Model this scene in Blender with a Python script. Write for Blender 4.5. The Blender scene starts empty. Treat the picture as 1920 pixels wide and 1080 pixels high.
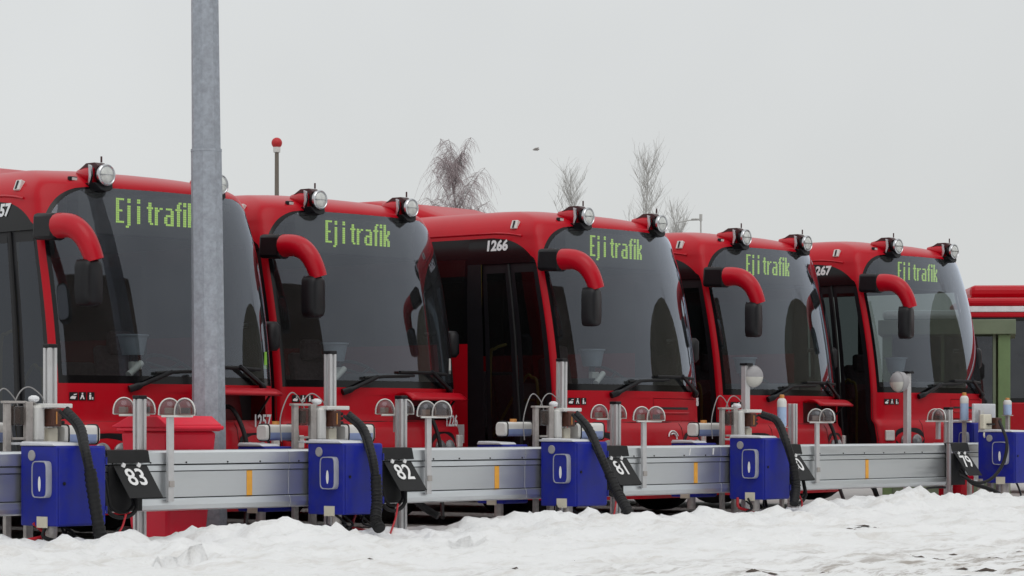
import bpy, bmesh, math, random
from mathutils import Vector, Matrix, noise
random.seed(7)
R = math.radians
PI = math.pi
# ------------------------------------------------------------------ camera, sky, sun, exposure
scene = bpy.context.scene
COL = scene.collection
PHI = R(40.298)          # camera heading, measured from the row of bays (+X) towards the buses (+Y)
FPX = 5000.0             # focal length in photograph pixels
EYE = 1.05
cd = bpy.data.cameras.new('camera')
cd.sensor_width = 36.0
cd.lens = FPX / 1920.0 * 36.0
cd.shift_y = 260.0 / 1920.0
cd.clip_start = 0.1
cd.clip_end = 5000
cam = bpy.data.objects.new('camera', cd)
cam.location = (0, 0, EYE)
cam.rotation_euler = (R(90), 0, PHI - R(90))
COL.objects.link(cam)
scene.camera = cam

world = bpy.data.worlds.new('World')
scene.world = world
world.use_nodes = True
wn = world.node_tree
wn.nodes.clear()
SUN_EL, SUN_AZ = R(38), R(205)
sky = wn.nodes.new('ShaderNodeTexSky')
sky.sky_type = 'NISHITA'
sky.sun_disc = False
sky.sun_elevation = SUN_EL
sky.sun_rotation = SUN_AZ
tc = wn.nodes.new('ShaderNodeTexCoord')
sep = wn.nodes.new('ShaderNodeSeparateXYZ')
wn.links.new(tc.outputs['Generated'], sep.inputs[0])
# overcast deck: a little brighter towards the zenith, with soft cloud mottling
ram = wn.nodes.new('ShaderNodeMapRange')
ram.inputs[1].default_value = 0.0
ram.inputs[2].default_value = 1.0
ram.inputs[3].default_value = 6.8
ram.inputs[4].default_value = 10.4
wn.links.new(sep.outputs[2], ram.inputs[0])
nz = wn.nodes.new('ShaderNodeTexNoise')
nz.inputs['Scale'].default_value = 3.2
nz.inputs['Detail'].default_value = 4
nz.inputs['Roughness'].default_value = .55
wn.links.new(tc.outputs['Generated'], nz.inputs['Vector'])
nr = wn.nodes.new('ShaderNodeMapRange')
nr.inputs[1].default_value = .25
nr.inputs[2].default_value = .75
nr.inputs[3].default_value = .93
nr.inputs[4].default_value = 1.07
wn.links.new(nz.outputs[0], nr.inputs[0])
mul = wn.nodes.new('ShaderNodeMath')
mul.operation = 'MULTIPLY'
wn.links.new(ram.outputs[0], mul.inputs[0])
wn.links.new(nr.outputs[0], mul.inputs[1])
cc = wn.nodes.new('ShaderNodeCombineColor')
for i, k in enumerate((.985, 1.0, .995)):
    m_ = wn.nodes.new('ShaderNodeMath')
    m_.operation = 'MULTIPLY'
    m_.inputs[1].default_value = k
    wn.links.new(mul.outputs[0], m_.inputs[0])
    wn.links.new(m_.outputs[0], cc.inputs[i])
mx = wn.nodes.new('ShaderNodeMix')
mx.data_type = 'RGBA'
mx.inputs[0].default_value = .94            # cloud cover
wn.links.new(sky.outputs[0], mx.inputs[6])
wn.links.new(cc.outputs[0], mx.inputs[7])
bg = wn.nodes.new('ShaderNodeBackground')
bg.inputs[1].default_value = 0.1
wn.links.new(mx.outputs[2], bg.inputs[0])
wo = wn.nodes.new('ShaderNodeOutputWorld')
wn.links.new(bg.outputs[0], wo.inputs[0])

sl = bpy.data.lights.new('sun', 'SUN')
sl.energy = 0.6
sl.angle = R(40)
sl.color = (1.0, .97, .93)
sun = bpy.data.objects.new('sun', sl)
COL.objects.link(sun)
sd = Vector((-.35, -.7, 0)).normalized() * math.cos(R(52)) + Vector((0, 0, math.sin(R(52))))
sun.rotation_euler = (-sd).to_track_quat('-Z', 'Y').to_euler()
sun.location = (0, 0, 30)
vs = scene.view_settings
vs.view_transform = 'Standard'
vs.look = 'None'
vs.exposure = 0.0
vs.gamma = 1.0
scene.render.engine = 'CYCLES'
scene.cycles.max_bounces = 10
scene.cycles.transparent_max_bounces = 24
scene.cycles.transmission_bounces = 6
scene.cycles.glossy_bounces = 5
scene.cycles.caustics_reflective = False
scene.cycles.caustics_refractive = False


def ray(px, py):
    u = (px - 960) / FPX
    return Vector((math.cos(PHI) + u * math.sin(PHI), math.sin(PHI) - u * math.cos(PHI), (800 - py) / FPX))


def atY(px, py, Y):
    d = ray(px, py)
    p = d * (Y / d.y)
    return Vector((p.x, p.y, p.z + EYE))


def atD(px, py, D):
    p = ray(px, py) * D
    return Vector((p.x, p.y, p.z + EYE))


def atZ(px, py, z):
    d = ray(px, py)
    p = d * ((z - EYE) / d.z)
    return Vector((p.x, p.y, p.z + EYE))


# ------------------------------------------------------------------ materials
MATS = {}


def mat(name, col, rough=.5, metal=0., var=.12, scale=6., coat=0., bump=0., bscale=60., emit=None, estr=1., dirt=None, dirtamt=0., dirtscale=2., back=None, spec=.5, stretch=None, dirtz=None):
    if name in MATS:
        return MATS[name]
    m = bpy.data.materials.new(name)
    m.use_nodes = True
    n, l = m.node_tree.nodes, m.node_tree.links
    b = n['Principled BSDF']
    b.inputs['Roughness'].default_value = rough
    b.inputs['Metallic'].default_value = metal
    b.inputs['Specular IOR Level'].default_value = spec
    if coat:
        b.inputs['Coat Weight'].default_value = coat
        b.inputs['Coat Roughness'].default_value = .06
    t = n.new('ShaderNodeTexCoord')
    vec = t.outputs['Object']
    if stretch:
        mp = n.new('ShaderNodeMapping')
        mp.inputs['Scale'].default_value = stretch
        l.new(vec, mp.inputs[0])
        vec = mp.outputs[0]
    no = n.new('ShaderNodeTexNoise')
    no.inputs['Scale'].default_value = scale
    no.inputs['Detail'].default_value = 6
    no.inputs['Roughness'].default_value = .62
    l.new(vec, no.inputs['Vector'])
    cr = n.new('ShaderNodeValToRGB')
    cr.color_ramp.elements[0].position = .28
    cr.color_ramp.elements[1].position = .72
    cr.color_ramp.elements[0].color = (*[max(0, c * (1 - var)) for c in col], 1)
    cr.color_ramp.elements[1].color = (*[min(1, c * (1 + var)) for c in col], 1)
    l.new(no.outputs[0], cr.inputs[0])
    out = cr.outputs[0]
    if dirt:
        n2 = n.new('ShaderNodeTexNoise')
        n2.inputs['Scale'].default_value = dirtscale
        n2.inputs['Detail'].default_value = 8
        n2.inputs['Roughness'].default_value = .7
        l.new(vec, n2.inputs['Vector'])
        mr = n.new('ShaderNodeMapRange')
        mr.inputs[1].default_value = .42
        mr.inputs[2].default_value = .75
        mr.inputs[3].default_value = 0
        mr.inputs[4].default_value = dirtamt
        l.new(n2.outputs[0], mr.inputs[0])
        fac = mr.outputs[0]
        if dirtz:       # road salt thickest low on the coachwork
            sp = n.new('ShaderNodeSeparateXYZ')
            l.new(t.outputs['Object'], sp.inputs[0])
            zr = n.new('ShaderNodeMapRange')
            zr.inputs[1].default_value = dirtz[0]
            zr.inputs[2].default_value = dirtz[1]
            zr.inputs[3].default_value = 1
            zr.inputs[4].default_value = .12
            l.new(sp.outputs[2], zr.inputs[0])
            mm = n.new('ShaderNodeMath')
            mm.operation = 'MULTIPLY'
            l.new(fac, mm.inputs[0])
            l.new(zr.outputs[0], mm.inputs[1])
            fac = mm.outputs[0]
        mi = n.new('ShaderNodeMix')
        mi.data_type = 'RGBA'
        mi.inputs[7].default_value = (*dirt, 1)
        l.new(fac, mi.inputs[0])
        l.new(out, mi.inputs[6])
        out = mi.outputs[2]
        ma = n.new('ShaderNodeMath')
        ma.operation = 'MULTIPLY_ADD'
        ma.inputs[1].default_value = .5
        ma.inputs[2].default_value = rough
        l.new(fac, ma.inputs[0])
        l.new(ma.outputs[0], b.inputs['Roughness'])
        if coat:
            mc = n.new('ShaderNodeMath')
            mc.operation = 'MULTIPLY_ADD'
            mc.inputs[1].default_value = -coat
            mc.inputs[2].default_value = coat
            l.new(fac, mc.inputs[0])
            l.new(mc.outputs[0], b.inputs['Coat Weight'])
    if back:
        ge = n.new('ShaderNodeNewGeometry')
        mb = n.new('ShaderNodeMix')
        mb.data_type = 'RGBA'
        mb.inputs[7].default_value = (*back, 1)
        l.new(ge.outputs['Backfacing'], mb.inputs[0])
        l.new(out, mb.inputs[6])
        out = mb.outputs[2]
    l.new(out, b.inputs['Base Color'])
    if bump:
        nb = n.new('ShaderNodeTexNoise')
        nb.inputs['Scale'].default_value = bscale
        nb.inputs['Detail'].default_value = 6
        l.new(vec, nb.inputs['Vector'])
        bp = n.new('ShaderNodeBump')
        bp.inputs['Strength'].default_value = bump
        bp.inputs['Distance'].default_value = .02
        l.new(nb.outputs[0], bp.inputs['Height'])
        l.new(bp.outputs[0], b.inputs['Normal'])
    if emit:
        b.inputs['Emission Color'].default_value = (*emit, 1)
        b.inputs['Emission Strength'].default_value = estr
    MATS[name] = m
    return m


def glass(name, tint, refl=2.0, dust=0., ior=1.5, dustcol=(.4, .41, .42), film_sheen=None):
    """thin sheet glass: tinted straight-through light plus Fresnel mirror, some road dust"""
    if name in MATS:
        return MATS[name]
    m = bpy.data.materials.new(name)
    m.use_nodes = True
    n, l = m.node_tree.nodes, m.node_tree.links
    n.clear()
    o = n.new('ShaderNodeOutputMaterial')
    tr = n.new('ShaderNodeBsdfTransparent')
    tr.inputs[0].default_value = (*tint, 1)
    gl = n.new('ShaderNodeBsdfGlossy')
    gl.inputs['Roughness'].default_value = .015
    gl.inputs[0].default_value = (.82, .88, 1, 1)
    fr = n.new('ShaderNodeFresnel')
    fr.inputs[0].default_value = ior
    ge = n.new('ShaderNodeNewGeometry')
    # same pane seen from either side
    mu = n.new('ShaderNodeMath')
    mu.operation = 'MULTIPLY'
    mu.use_clamp = True
    mu.inputs[1].default_value = refl
    l.new(fr.outputs[0], mu.inputs[0])
    inv = n.new('ShaderNodeMath')
    inv.operation = 'SUBTRACT'
    inv.inputs[0].default_value = 1
    l.new(ge.outputs['Backfacing'], inv.inputs[1])
    m2 = n.new('ShaderNodeMath')
    m2.operation = 'MULTIPLY'
    l.new(mu.outputs[0], m2.inputs[0])
    l.new(inv.outputs[0], m2.inputs[1])
    mix = n.new('ShaderNodeMixShader')
    l.new(m2.outputs[0], mix.inputs[0])
    t = n.new('ShaderNodeTexCoord')
    nn = n.new('ShaderNodeTexNoise')
    nn.inputs['Scale'].default_value = 1.6
    nn.inputs['Detail'].default_value = 7
    nn.inputs['Roughness'].default_value = .65
    l.new(t.outputs['Object'], nn.inputs['Vector'])
    mr = n.new('ShaderNodeMapRange')
    mr.inputs[1].default_value = .3
    mr.inputs[2].default_value = .8
    mr.inputs[3].default_value = dust * .35
    mr.inputs[4].default_value = dust * 1.6
    l.new(nn.outputs[0], mr.inputs[0])
    df = n.new('ShaderNodeBsdfDiffuse')
    df.inputs[0].default_value = (*dustcol, 1)
    mix0 = n.new('ShaderNodeMixShader')
    dfac = mr.outputs[0]
    if film_sheen:        # road dust above the wiper sweep, also painting in a brighter sky reflection
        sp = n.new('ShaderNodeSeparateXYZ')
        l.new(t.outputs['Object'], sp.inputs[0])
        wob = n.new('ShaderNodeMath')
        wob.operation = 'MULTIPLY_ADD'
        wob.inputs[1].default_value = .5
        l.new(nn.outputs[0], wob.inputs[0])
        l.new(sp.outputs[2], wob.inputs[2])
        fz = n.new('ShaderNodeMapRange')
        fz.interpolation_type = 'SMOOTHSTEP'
        fz.inputs[1].default_value = film_sheen[0]
        fz.inputs[2].default_value = film_sheen[1]
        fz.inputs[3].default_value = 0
        fz.inputs[4].default_value = film_sheen[2]
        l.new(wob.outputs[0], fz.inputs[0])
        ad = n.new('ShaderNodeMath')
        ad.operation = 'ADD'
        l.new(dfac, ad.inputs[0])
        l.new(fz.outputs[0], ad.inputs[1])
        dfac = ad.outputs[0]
    l.new(dfac, mix0.inputs[0])
    l.new(tr.outputs[0], mix0.inputs[1])
    l.new(df.outputs[0], mix0.inputs[2])
    l.new(mix0.outputs[0], mix.inputs[1])
    l.new(gl.outputs[0], mix.inputs[2])
    l.new(mix.outputs[0], o.inputs[0])
    MATS[name] = m
    return m


RED = mat('bus_red_paint', (.48, .0014, .012), .34, 0, .05, 1.5, coat=.08, spec=.2, dirt=(.22, .075, .08), dirtamt=.42, dirtscale=3.2, back=(.05, .05, .055), dirtz=(.5, 1.6))
BINRED = mat('bin_red', (.72, .006, .035), .40, 0, .05, 3, spec=.35, dirt=(.5, .05, .07), dirtamt=.4, dirtscale=4)
RED2 = mat('red_plastic', (.46, .002, .0135), .36, 0, .06, 3, coat=.12, spec=.3)
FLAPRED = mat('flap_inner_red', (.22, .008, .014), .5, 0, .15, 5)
BLACK = mat('black_trim', (.008, .008, .010), .42, 0, .2, 8, spec=.3)
RUBBER = mat('black_rubber', (.010, .010, .011), .6, 0, .25, 10, spec=.3)
HOSE = mat('hose_rubber', (.011, .011, .012), .48, 0, .3, 20, spec=.3, bump=.3, bscale=40)
FRIT = mat('black_glass_edge', (.005, .005, .006), .14, 0, .1, 5, spec=.3)
INTER = mat('interior_grey', (.11, .11, .115), .7, 0, .2, 4)
DASH = mat('dashboard', (.06, .06, .065), .62, 0, .2, 6)
FLOORM = mat('bus_floor', (.04, .04, .043), .8, 0, .2, 6)
SEAT = mat('seat_fabric', (.09, .06, .07), .9, 0, .4, 30)
YEL = mat('handrail_yellow', (.30, .21, .02), .4, 0, .1, 10)
ALU = mat('aluminium', (.70, .73, .75), .30, .85, .06, 3, bump=.02, bscale=200, stretch=(.6, 4, 6), dirt=(.42, .41, .38), dirtamt=.25, dirtscale=3)
ALUP = mat('aluminium_post', (.66, .66, .67), .38, .6, .07, 4, dirt=(.35, .33, .30), dirtamt=.3, dirtscale=5)
ALUB = mat('dull_aluminium', (.46, .43, .41), .5, .35, .18, 8, dirt=(.2, .17, .15), dirtamt=.5, dirtscale=9)
GROOVE = mat('groove_dark', (.02, .02, .02), .8)
BLUE = mat('cabinet_blue', (.008, .017, .29), .45, 0, .08, 3, coat=.06, spec=.3, dirt=(.045, .05, .14), dirtamt=.6, dirtscale=5)
LIDM = mat('lid_grey', (.62, .63, .66), .55, .1, .1, 6)
WHITE = mat('white_plastic', (.72, .72, .70), .5, 0, .08, 8, dirt=(.4, .36, .3), dirtamt=.35, dirtscale=8)
CREAM = mat('cream_plastic', (.68, .64, .52), .5, 0, .08, 8)
CANB = mat('can_fluid_blue', (.26, .33, .56), .4, 0, .12, 6)
ORANGE = mat('orange_cap', (.62, .27, .07), .5, 0, .1, 8)
TAPE = mat('orange_tape', (.80, .38, .05), .6, 0, .12, 12)
SHADE = glass('smoked_shade', (.44, .36, .33), 1.5, .12, 1.45, (.55, .5, .47))
BROWN = mat('brown_connector', (.07, .022, .012), .5, 0, .5, 25)
SIGNB = mat('sign_black', (.010, .010, .011), .55, 0, .25, 10, spec=.3, dirt=(.04, .04, .04), dirtamt=.4, dirtscale=6)
SIGNW = mat('sign_white', (.82, .82, .82), .6, 0, .03, 6)
LETTER = mat('letter_white', (.75, .76, .78), .5, 0, .03, 6)
GALV = mat('galvanised_steel', (.36, .39, .44), .55, .35, .2, 26, dirt=(.27, .28, .31), dirtamt=.6, dirtscale=11, bump=.06, bscale=90)
CHROME = mat('chrome', (.52, .53, .55), .25, 1., .03)
LENS = mat('lamp_lens', (.62, .64, .62), .22, 0, .22, 22, coat=.6)
LED = mat('led_green', (.05, .09, .02), .6, emit=(.42, .66, .075), estr=1.2)
REDW = mat('red_wire', (.45, .01, .02), .5)
LAMPG = mat('lamp_grey', (.33, .32, .33), .5, 0, .1, 6)
LAMPW = mat('lamp_cream', (.58, .57, .52), .45, 0, .06, 6)
BARK = mat('bark', (.23, .19, .19), .9, 0, .3, 10)
TWIG = mat('twig', (.36, .30, .31), .9, 0, .2, 10)
TWIG2 = mat('twig_grey', (.46, .455, .44), .9, 0, .2, 10)
KGREEN = mat('kiosk_green', (.15, .19, .12), .55, 0, .15, 3, dirt=(.2, .22, .16), dirtamt=.4, dirtscale=2)
KGREEN2 = mat('kiosk_bright_green', (.15, .23, .10), .5, 0, .12, 4)
SNOWC = mat('snow_cap', (.80, .81, .83), .75, 0, .04, 6, bump=.3, bscale=25)
BRICK = mat('hall_brown', (.11, .075, .055), .85, 0, .3, 1.2)
BRICK2 = mat('hall_olive', (.15, .135, .095), .85, 0, .3, 1.2)
GLASS_F = glass('windscreen_glass', (.58, .62, .62), 1.9, .035, film_sheen=(2.9, 3.6, .05))
GLASS_C = glass('clear_side_glass', (.26, .30, .29), 1.5, .02)
GLASS_S = glass('tinted_side_glass', (.15, .165, .17), 1.5, .02)
GLASS_D = glass('door_glass', (.20, .22, .23), 1.2, .012)
GLASS_FAR = glass('far_dark_glass', (.06, .06, .07), 1.6, .06)
TYRE = mat('tyre', (.012, .012, .012), .85, 0, .2, 10)
RIM = mat('wheel_rim', (.35, .35, .36), .5, .6, .2, 10)
CLEAR = mat('clear_lens', (.66, .64, .62), .2, 0, .15, 12, coat=.5)
MIRG = mat('mirror_glass', (.5, .52, .55), .05, 1.)
STRIPE = mat('white_stripe', (.72, .70, .72), .5)
FEATH = mat('bird_grey', (.38, .36, .35), .8)


# snow
def snow_material():
    m = bpy.data.materials.new('snow')
    m.use_nodes = True
    n, l = m.node_tree.nodes, m.node_tree.links
    b = n['Principled BSDF']
    b.inputs['Roughness'].default_value = .72
    b.inputs['Specular IOR Level'].default_value = .25
    t = n.new('ShaderNodeTexCoord')

    def noi(scale, det, rgh, st=None):
        v = t.outputs['Object']
        if st:
            mp = n.new('ShaderNodeMapping')
            mp.inputs['Scale'].default_value = st
            mp.inputs['Rotation'].default_value = (0, 0, R(18))
            l.new(v, mp.inputs[0])
            v = mp.outputs[0]
        q = n.new('ShaderNodeTexNoise')
        q.inputs['Scale'].default_value = scale
        q.inputs['Detail'].default_value = det
        q.inputs['Roughness'].default_value = rgh
        l.new(v, q.inputs['Vector'])
        return q.outputs[0]

    def ramp(v, a, b_, lo, hi):
        q = n.new('ShaderNodeMapRange')
        q.inputs[1].default_value = a
        q.inputs[2].default_value = b_
        q.inputs[3].default_value = lo
        q.inputs[4].default_value = hi
        l.new(v, q.inputs[0])
        return q.outputs[0]

    def mixc(f, a, col):
        q = n.new('ShaderNodeMix')
        q.data_type = 'RGBA'
        l.new(f, q.inputs[0])
        if isinstance(a, tuple):
            q.inputs[6].default_value = (*a, 1)
        else:
            l.new(a, q.inputs[6])
        q.inputs[7].default_value = (*col, 1)
        return q.outputs[2]
    c = mixc(ramp(noi(.9, 5, .6), .35, .7, 0, 1), (.90, .905, .91), (.86, .865, .865))
    c = mixc(ramp(noi(1.3, 9, .72, (1, 2.2, 1)), .51, .74, 0, .7), c, (.58, .54, .49))
    c = mixc(ramp(noi(7, 8, .75), .58, .80, 0, .6), c, (.36, .32, .27))
    # trampled, gritty strip in front of the bank (towards the roadway)
    sp = n.new('ShaderNodeSeparateXYZ')
    l.new(t.outputs['Object'], sp.inputs[0])
    road = ramp(sp.outputs[1], 12.6, 9.6, 0, 1)
    g = ramp(noi(2.6, 9, .7, (.6, 1.6, 1)), .50, .62, 0, .85)
    mm = n.new('ShaderNodeMath')
    mm.operation = 'MULTIPLY'
    l.new(road, mm.inputs[0])
    l.new(g, mm.inputs[1])
    c = mixc(mm.outputs[0], c, (.25, .20, .16))
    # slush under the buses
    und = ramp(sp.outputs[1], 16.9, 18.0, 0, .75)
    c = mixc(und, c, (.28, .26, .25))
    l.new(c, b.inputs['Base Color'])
    bp = n.new('ShaderNodeBump')
    bp.inputs['Strength'].default_value = .8
    bp.inputs['Distance'].default_value = .03
    l.new(noi(16, 8, .7), bp.inputs['Height'])
    l.new(bp.outputs[0], b.inputs['Normal'])
    return m


SNOW = snow_material()


# ------------------------------------------------------------------ mesh helpers
def link(o, parent=None):
    COL.objects.link(o)
    if parent:
        o.parent = parent
    return o


class MB:
    def __init__(s):
        s.v, s.f = [], []

    def add(s, vs, fs):
        k = len(s.v)
        s.v += [tuple(v) for v in vs]
        s.f += [tuple(i + k for i in f) for f in fs]
        return s

    def box(s, c, d, rot=None):
        x, y, z = (q / 2 for q in d)
        vs = [Vector((sx * x, sy * y, sz * z)) for sx in (-1, 1) for sy in (-1, 1) for sz in (-1, 1)]
        if rot is not None:
            vs = [rot @ v for v in vs]
        vs = [v + Vector(c) for v in vs]
        return s.add(vs, [(0, 1, 3, 2), (4, 6, 7, 5), (0, 4, 5, 1), (2, 3, 7, 6), (0, 2, 6, 4), (1, 5, 7, 3)])

    def bb(s, a, b):
        a, b = Vector(a), Vector(b)
        return s.box((a + b) / 2, b - a)

    def tube(s, pts, r, n=8, cap=True):
        pts = [Vector(p) for p in pts]
        rs = r if isinstance(r, (list, tuple)) else [r] * len(pts)
        up = Vector((0, 0, 1))
        k = len(s.v)
        prev = None
        for i, p in enumerate(pts):
            d = (pts[min(i + 1, len(pts) - 1)] - pts[max(i - 1, 0)])
            if d.length < 1e-9:
                d = Vector((0, 0, 1))
            d.normalize()
            if prev is None:
                a = d.cross(up)
                if a.length < .05:
                    a = d.cross(Vector((1, 0, 0)))
            else:
                a = prev - d * prev.dot(d)
                if a.length < 1e-6:
                    a = d.cross(up)
            a.normalize()
            prev = a
            b = d.cross(a)
            for j in range(n):
                an = 2 * PI * j / n
                s.v.append(tuple(p + (a * math.cos(an) + b * math.sin(an)) * rs[i]))
        for i in range(len(pts) - 1):
            for j in range(n):
                q = k + i * n
                s.f.append((q + j, q + n + j, q + n + (j + 1) % n, q + (j + 1) % n))
        if cap:
            s.f.append(tuple(k + j for j in range(n)))
            e = k + (len(pts) - 1) * n
            s.f.append(tuple(e + n - 1 - j for j in range(n)))
        return s

    def cyl(s, a, b, r0, r1=None, n=16):
        return s.tube([a, b], [r0, r0 if r1 is None else r1], n)

    def prism(s, poly, fn, d0, d1):
        """2D outline swept from d0 to d1; fn(u, v, d) gives the point"""
        n = len(poly)
        vs = [fn(u, v, d0) for u, v in poly] + [fn(u, v, d1) for u, v in poly]
        fs = [(i, (i + 1) % n, n + (i + 1) % n, n + i) for i in range(n)]
        fs += [tuple(range(n - 1, -1, -1)), tuple(range(n, 2 * n))]
        return s.add(vs, fs)

    def lathe(s, prof, c, ax=(0, 0, 1), n=20):
        """profile [(r, h)] turned about axis ax through c"""
        ax = Vector(ax).normalized()
        a = ax.cross(Vector((0, 0, 1)))
        if a.length < .05:
            a = Vector((1, 0, 0))
        a.normalize()
        b = ax.cross(a)
        c = Vector(c)
        vs, fs = [], []
        for r, h in prof:
            for j in range(n):
                t = 2 * PI * j / n
                vs.append(c + ax * h + (a * math.cos(t) + b * math.sin(t)) * r)
        for i in range(len(prof) - 1):
            for j in range(n):
                fs.append((i * n + j, i * n + (j + 1) % n, (i + 1) * n + (j + 1) % n, (i + 1) * n + j))
        fs.append(tuple(range(n - 1, -1, -1)))
        fs.append(tuple((len(prof) - 1) * n + j for j in range(n)))
        return s.add(vs, fs)

    def build(s, name, material, parent=None, smooth=None, bevel=0, weld=False, recalc=True):
        me = bpy.data.meshes.new(name)
        me.from_pydata(s.v, [], s.f)
        bm = bmesh.new()
        bm.from_mesh(me)
        if weld:
            bmesh.ops.remove_doubles(bm, verts=bm.verts, dist=.0006)
        if recalc:
            bmesh.ops.recalc_face_normals(bm, faces=bm.faces)
        bm.to_mesh(me)
        bm.free()
        me.materials.append(material)
        if smooth is not None:
            me.shade_smooth()
            me.set_sharp_from_angle(angle=R(smooth))
        o = link(bpy.data.objects.new(name, me), parent)
        if bevel:
            bv = o.modifiers.new('bevel', 'BEVEL')
            bv.width = bevel
            bv.segments = 2
            bv.limit_method = 'ANGLE'
        return o


def empty(name, loc=(0, 0, 0), rz=0, label=None, cat=None, group=None):
    o = bpy.data.objects.new(name, None)
    o.empty_display_size = .2
    o.location = loc
    o.rotation_euler = (0, 0, rz)
    link(o)
    tag(o, label, cat, group)
    return o


def tag(o, label=None, cat=None, group=None, kind=None):
    if label:
        o['label'] = label
    if cat:
        o['category'] = cat
    if group:
        o['group'] = group
    if kind:
        o['kind'] = kind
    return o


def copy_tree(o, parent=None):
    c = o.copy()
    COL.objects.link(c)
    c.parent = parent
    for ch in o.children:
        copy_tree(ch, c)
    return c


def text_mesh(name, s, size, material, parent, matrix, bold=.0, width=1.0, depth=.0015):
    cu = bpy.data.curves.new('t', 'FONT')
    cu.body = s
    cu.size = size
    cu.align_x = 'CENTER'
    cu.align_y = 'CENTER'
    cu.offset = bold
    cu.extrude = depth
    cu.resolution_u = 3
    ob = bpy.data.objects.new('t', cu)
    COL.objects.link(ob)
    dg = bpy.context.evaluated_depsgraph_get()
    me = bpy.data.meshes.new_from_object(ob.evaluated_get(dg))
    bpy.data.objects.remove(ob)
    me.transform(Matrix.Diagonal((width, 1, 1, 1)))
    me.transform(matrix)
    me.materials.clear()
    me.materials.append(material)
    return link(bpy.data.objects.new(name, me), parent)


def frame(origin, right, up):
    """matrix that lays text (x right, y up) at origin"""
    r = Vector(right).normalized()
    u = Vector(up)
    u = (u - r * u.dot(r)).normalized()
    n = r.cross(u)
    m = Matrix((r, u, n)).transposed().to_4x4()
    m.translation = Vector(origin)
    return m


def bez(p0, p1, p2, p3, n=14):
    p0, p1, p2, p3 = (Vector(p) for p in (p0, p1, p2, p3))
    out = []
    for i in range(n + 1):
        t = i / n
        out.append(p0 * (1 - t) ** 3 + p1 * 3 * t * (1 - t) ** 2 + p2 * 3 * t * t * (1 - t) + p3 * t ** 3)
    return out


def spline(pts, n=6):
    """Catmull-Rom through pts"""
    P = [Vector(p) for p in pts]
    P = [P[0] * 2 - P[1]] + P + [P[-1] * 2 - P[-2]]
    out = []
    for i in range(1, len(P) - 2):
        for k in range(n):
            t = k / n
            a, b, c, d = P[i - 1], P[i], P[i + 1], P[i + 2]
            out.append(.5 * ((2 * b) + (c - a) * t + (2 * a - 5 * b + 4 * c - d) * t * t + (3 * b - a - 3 * c + d) * t ** 3))
    out.append(P[-2])
    return out


# ------------------------------------------------------------------ snow ground
YB = 16.5       # front face of the aluminium rail
PITS = [(atZ(345, 1055, .08), .17, .13, .20), (atZ(868, 1020, .12), .13, .09, .14), (atZ(905, 1023, .10), .09, .09, .10), (atZ(1640, 1001, .1), .20, .07, .05), (atZ(60, 1062, .1), .2, .1, .05),
        (atZ(1180, 1040, .1), .3, .12, .05), (atZ(1480, 1010, .1), .3, .1, .05), (atZ(640, 1055, .1), .25, .1, .05), (atZ(1010, 1062, .1), .3, .1, .05)]


def fbm(x, y, s, o, seed):
    v, a = 0, 1
    for i in range(o):
        v += a * noise.noise((x * s + seed, y * s, seed * 1.7))
        s *= 2.03
        a *= .5
    return v


def snow_h(x, y):
    # ploughed bank just in front of and below the rail
    c = 15.75 + .35 * noise.noise((x * .5, 3.1, 0))
    d = y - c
    if d < 0:
        w = 1.5 + .5 * noise.noise((x * .4, 7.7, 2))
        p = 1 / (1 + (d / w) ** 2) ** 1.2
        fl = .045 + .02 * noise.noise((x * .3, y * .3, 5))
    else:
        p = math.exp(-(d / 1.05) ** 2)
        fl = .03
    amp = .165 + .035 * noise.noise((x * .55, 1.3, 9)) + .12 * math.sin(max(0, min(1, (x - 23.9) / 3.4)) * PI) ** .8 - .03 * math.sin(max(0, min(1, (x - 12.2) / 3.0)) * PI)
    lump = fbm(x, y, 1.3, 6, 3.3)
    rid = abs(noise.noise((x * 2.3, y * 2.3, 8.8)))
    rid2 = abs(noise.noise((x * 5.1, y * 5.1, 2.2)))
    h = fl + amp * p + (.036 + .075 * p) * lump - .055 * rid * (.35 + p) - .05 * rid2 * (.3 + p)
    d1 = noise.voronoi(Vector((x * 2.1 + .35 * noise.noise((x * 3, y * 3, 1)), y * 2.6, 4.4)))[0][0]
    d2 = noise.voronoi(Vector((x * 5.3 + .3 * noise.noise((x * 6, y * 6, 2)), y * 6.1, 1.4)))[0][0]
    h += (.15 * p + .012) * max(0, .55 - d1) + (.075 * p + .012) * max(0, .5 - d2) - .045 * p
    h += .016 * noise.noise((x * 9, y * 9, 1.5)) + .010 * noise.noise((x * 19, y * 19, 4.5)) + .024
    for q, w, dd, dep in PITS:
        a = (x - q.x) / w
        b = (y - q.y) / (w * .7)
        r2 = a * a + b * b
        if r2 < 2.2:
            h -= dep * math.exp(-(r2 ** 2.2) * 1.4)
            if b > 0:
                h += .55 * dep * math.exp(-((r2 - 1.5) ** 2) * 3)
    return h


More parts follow.
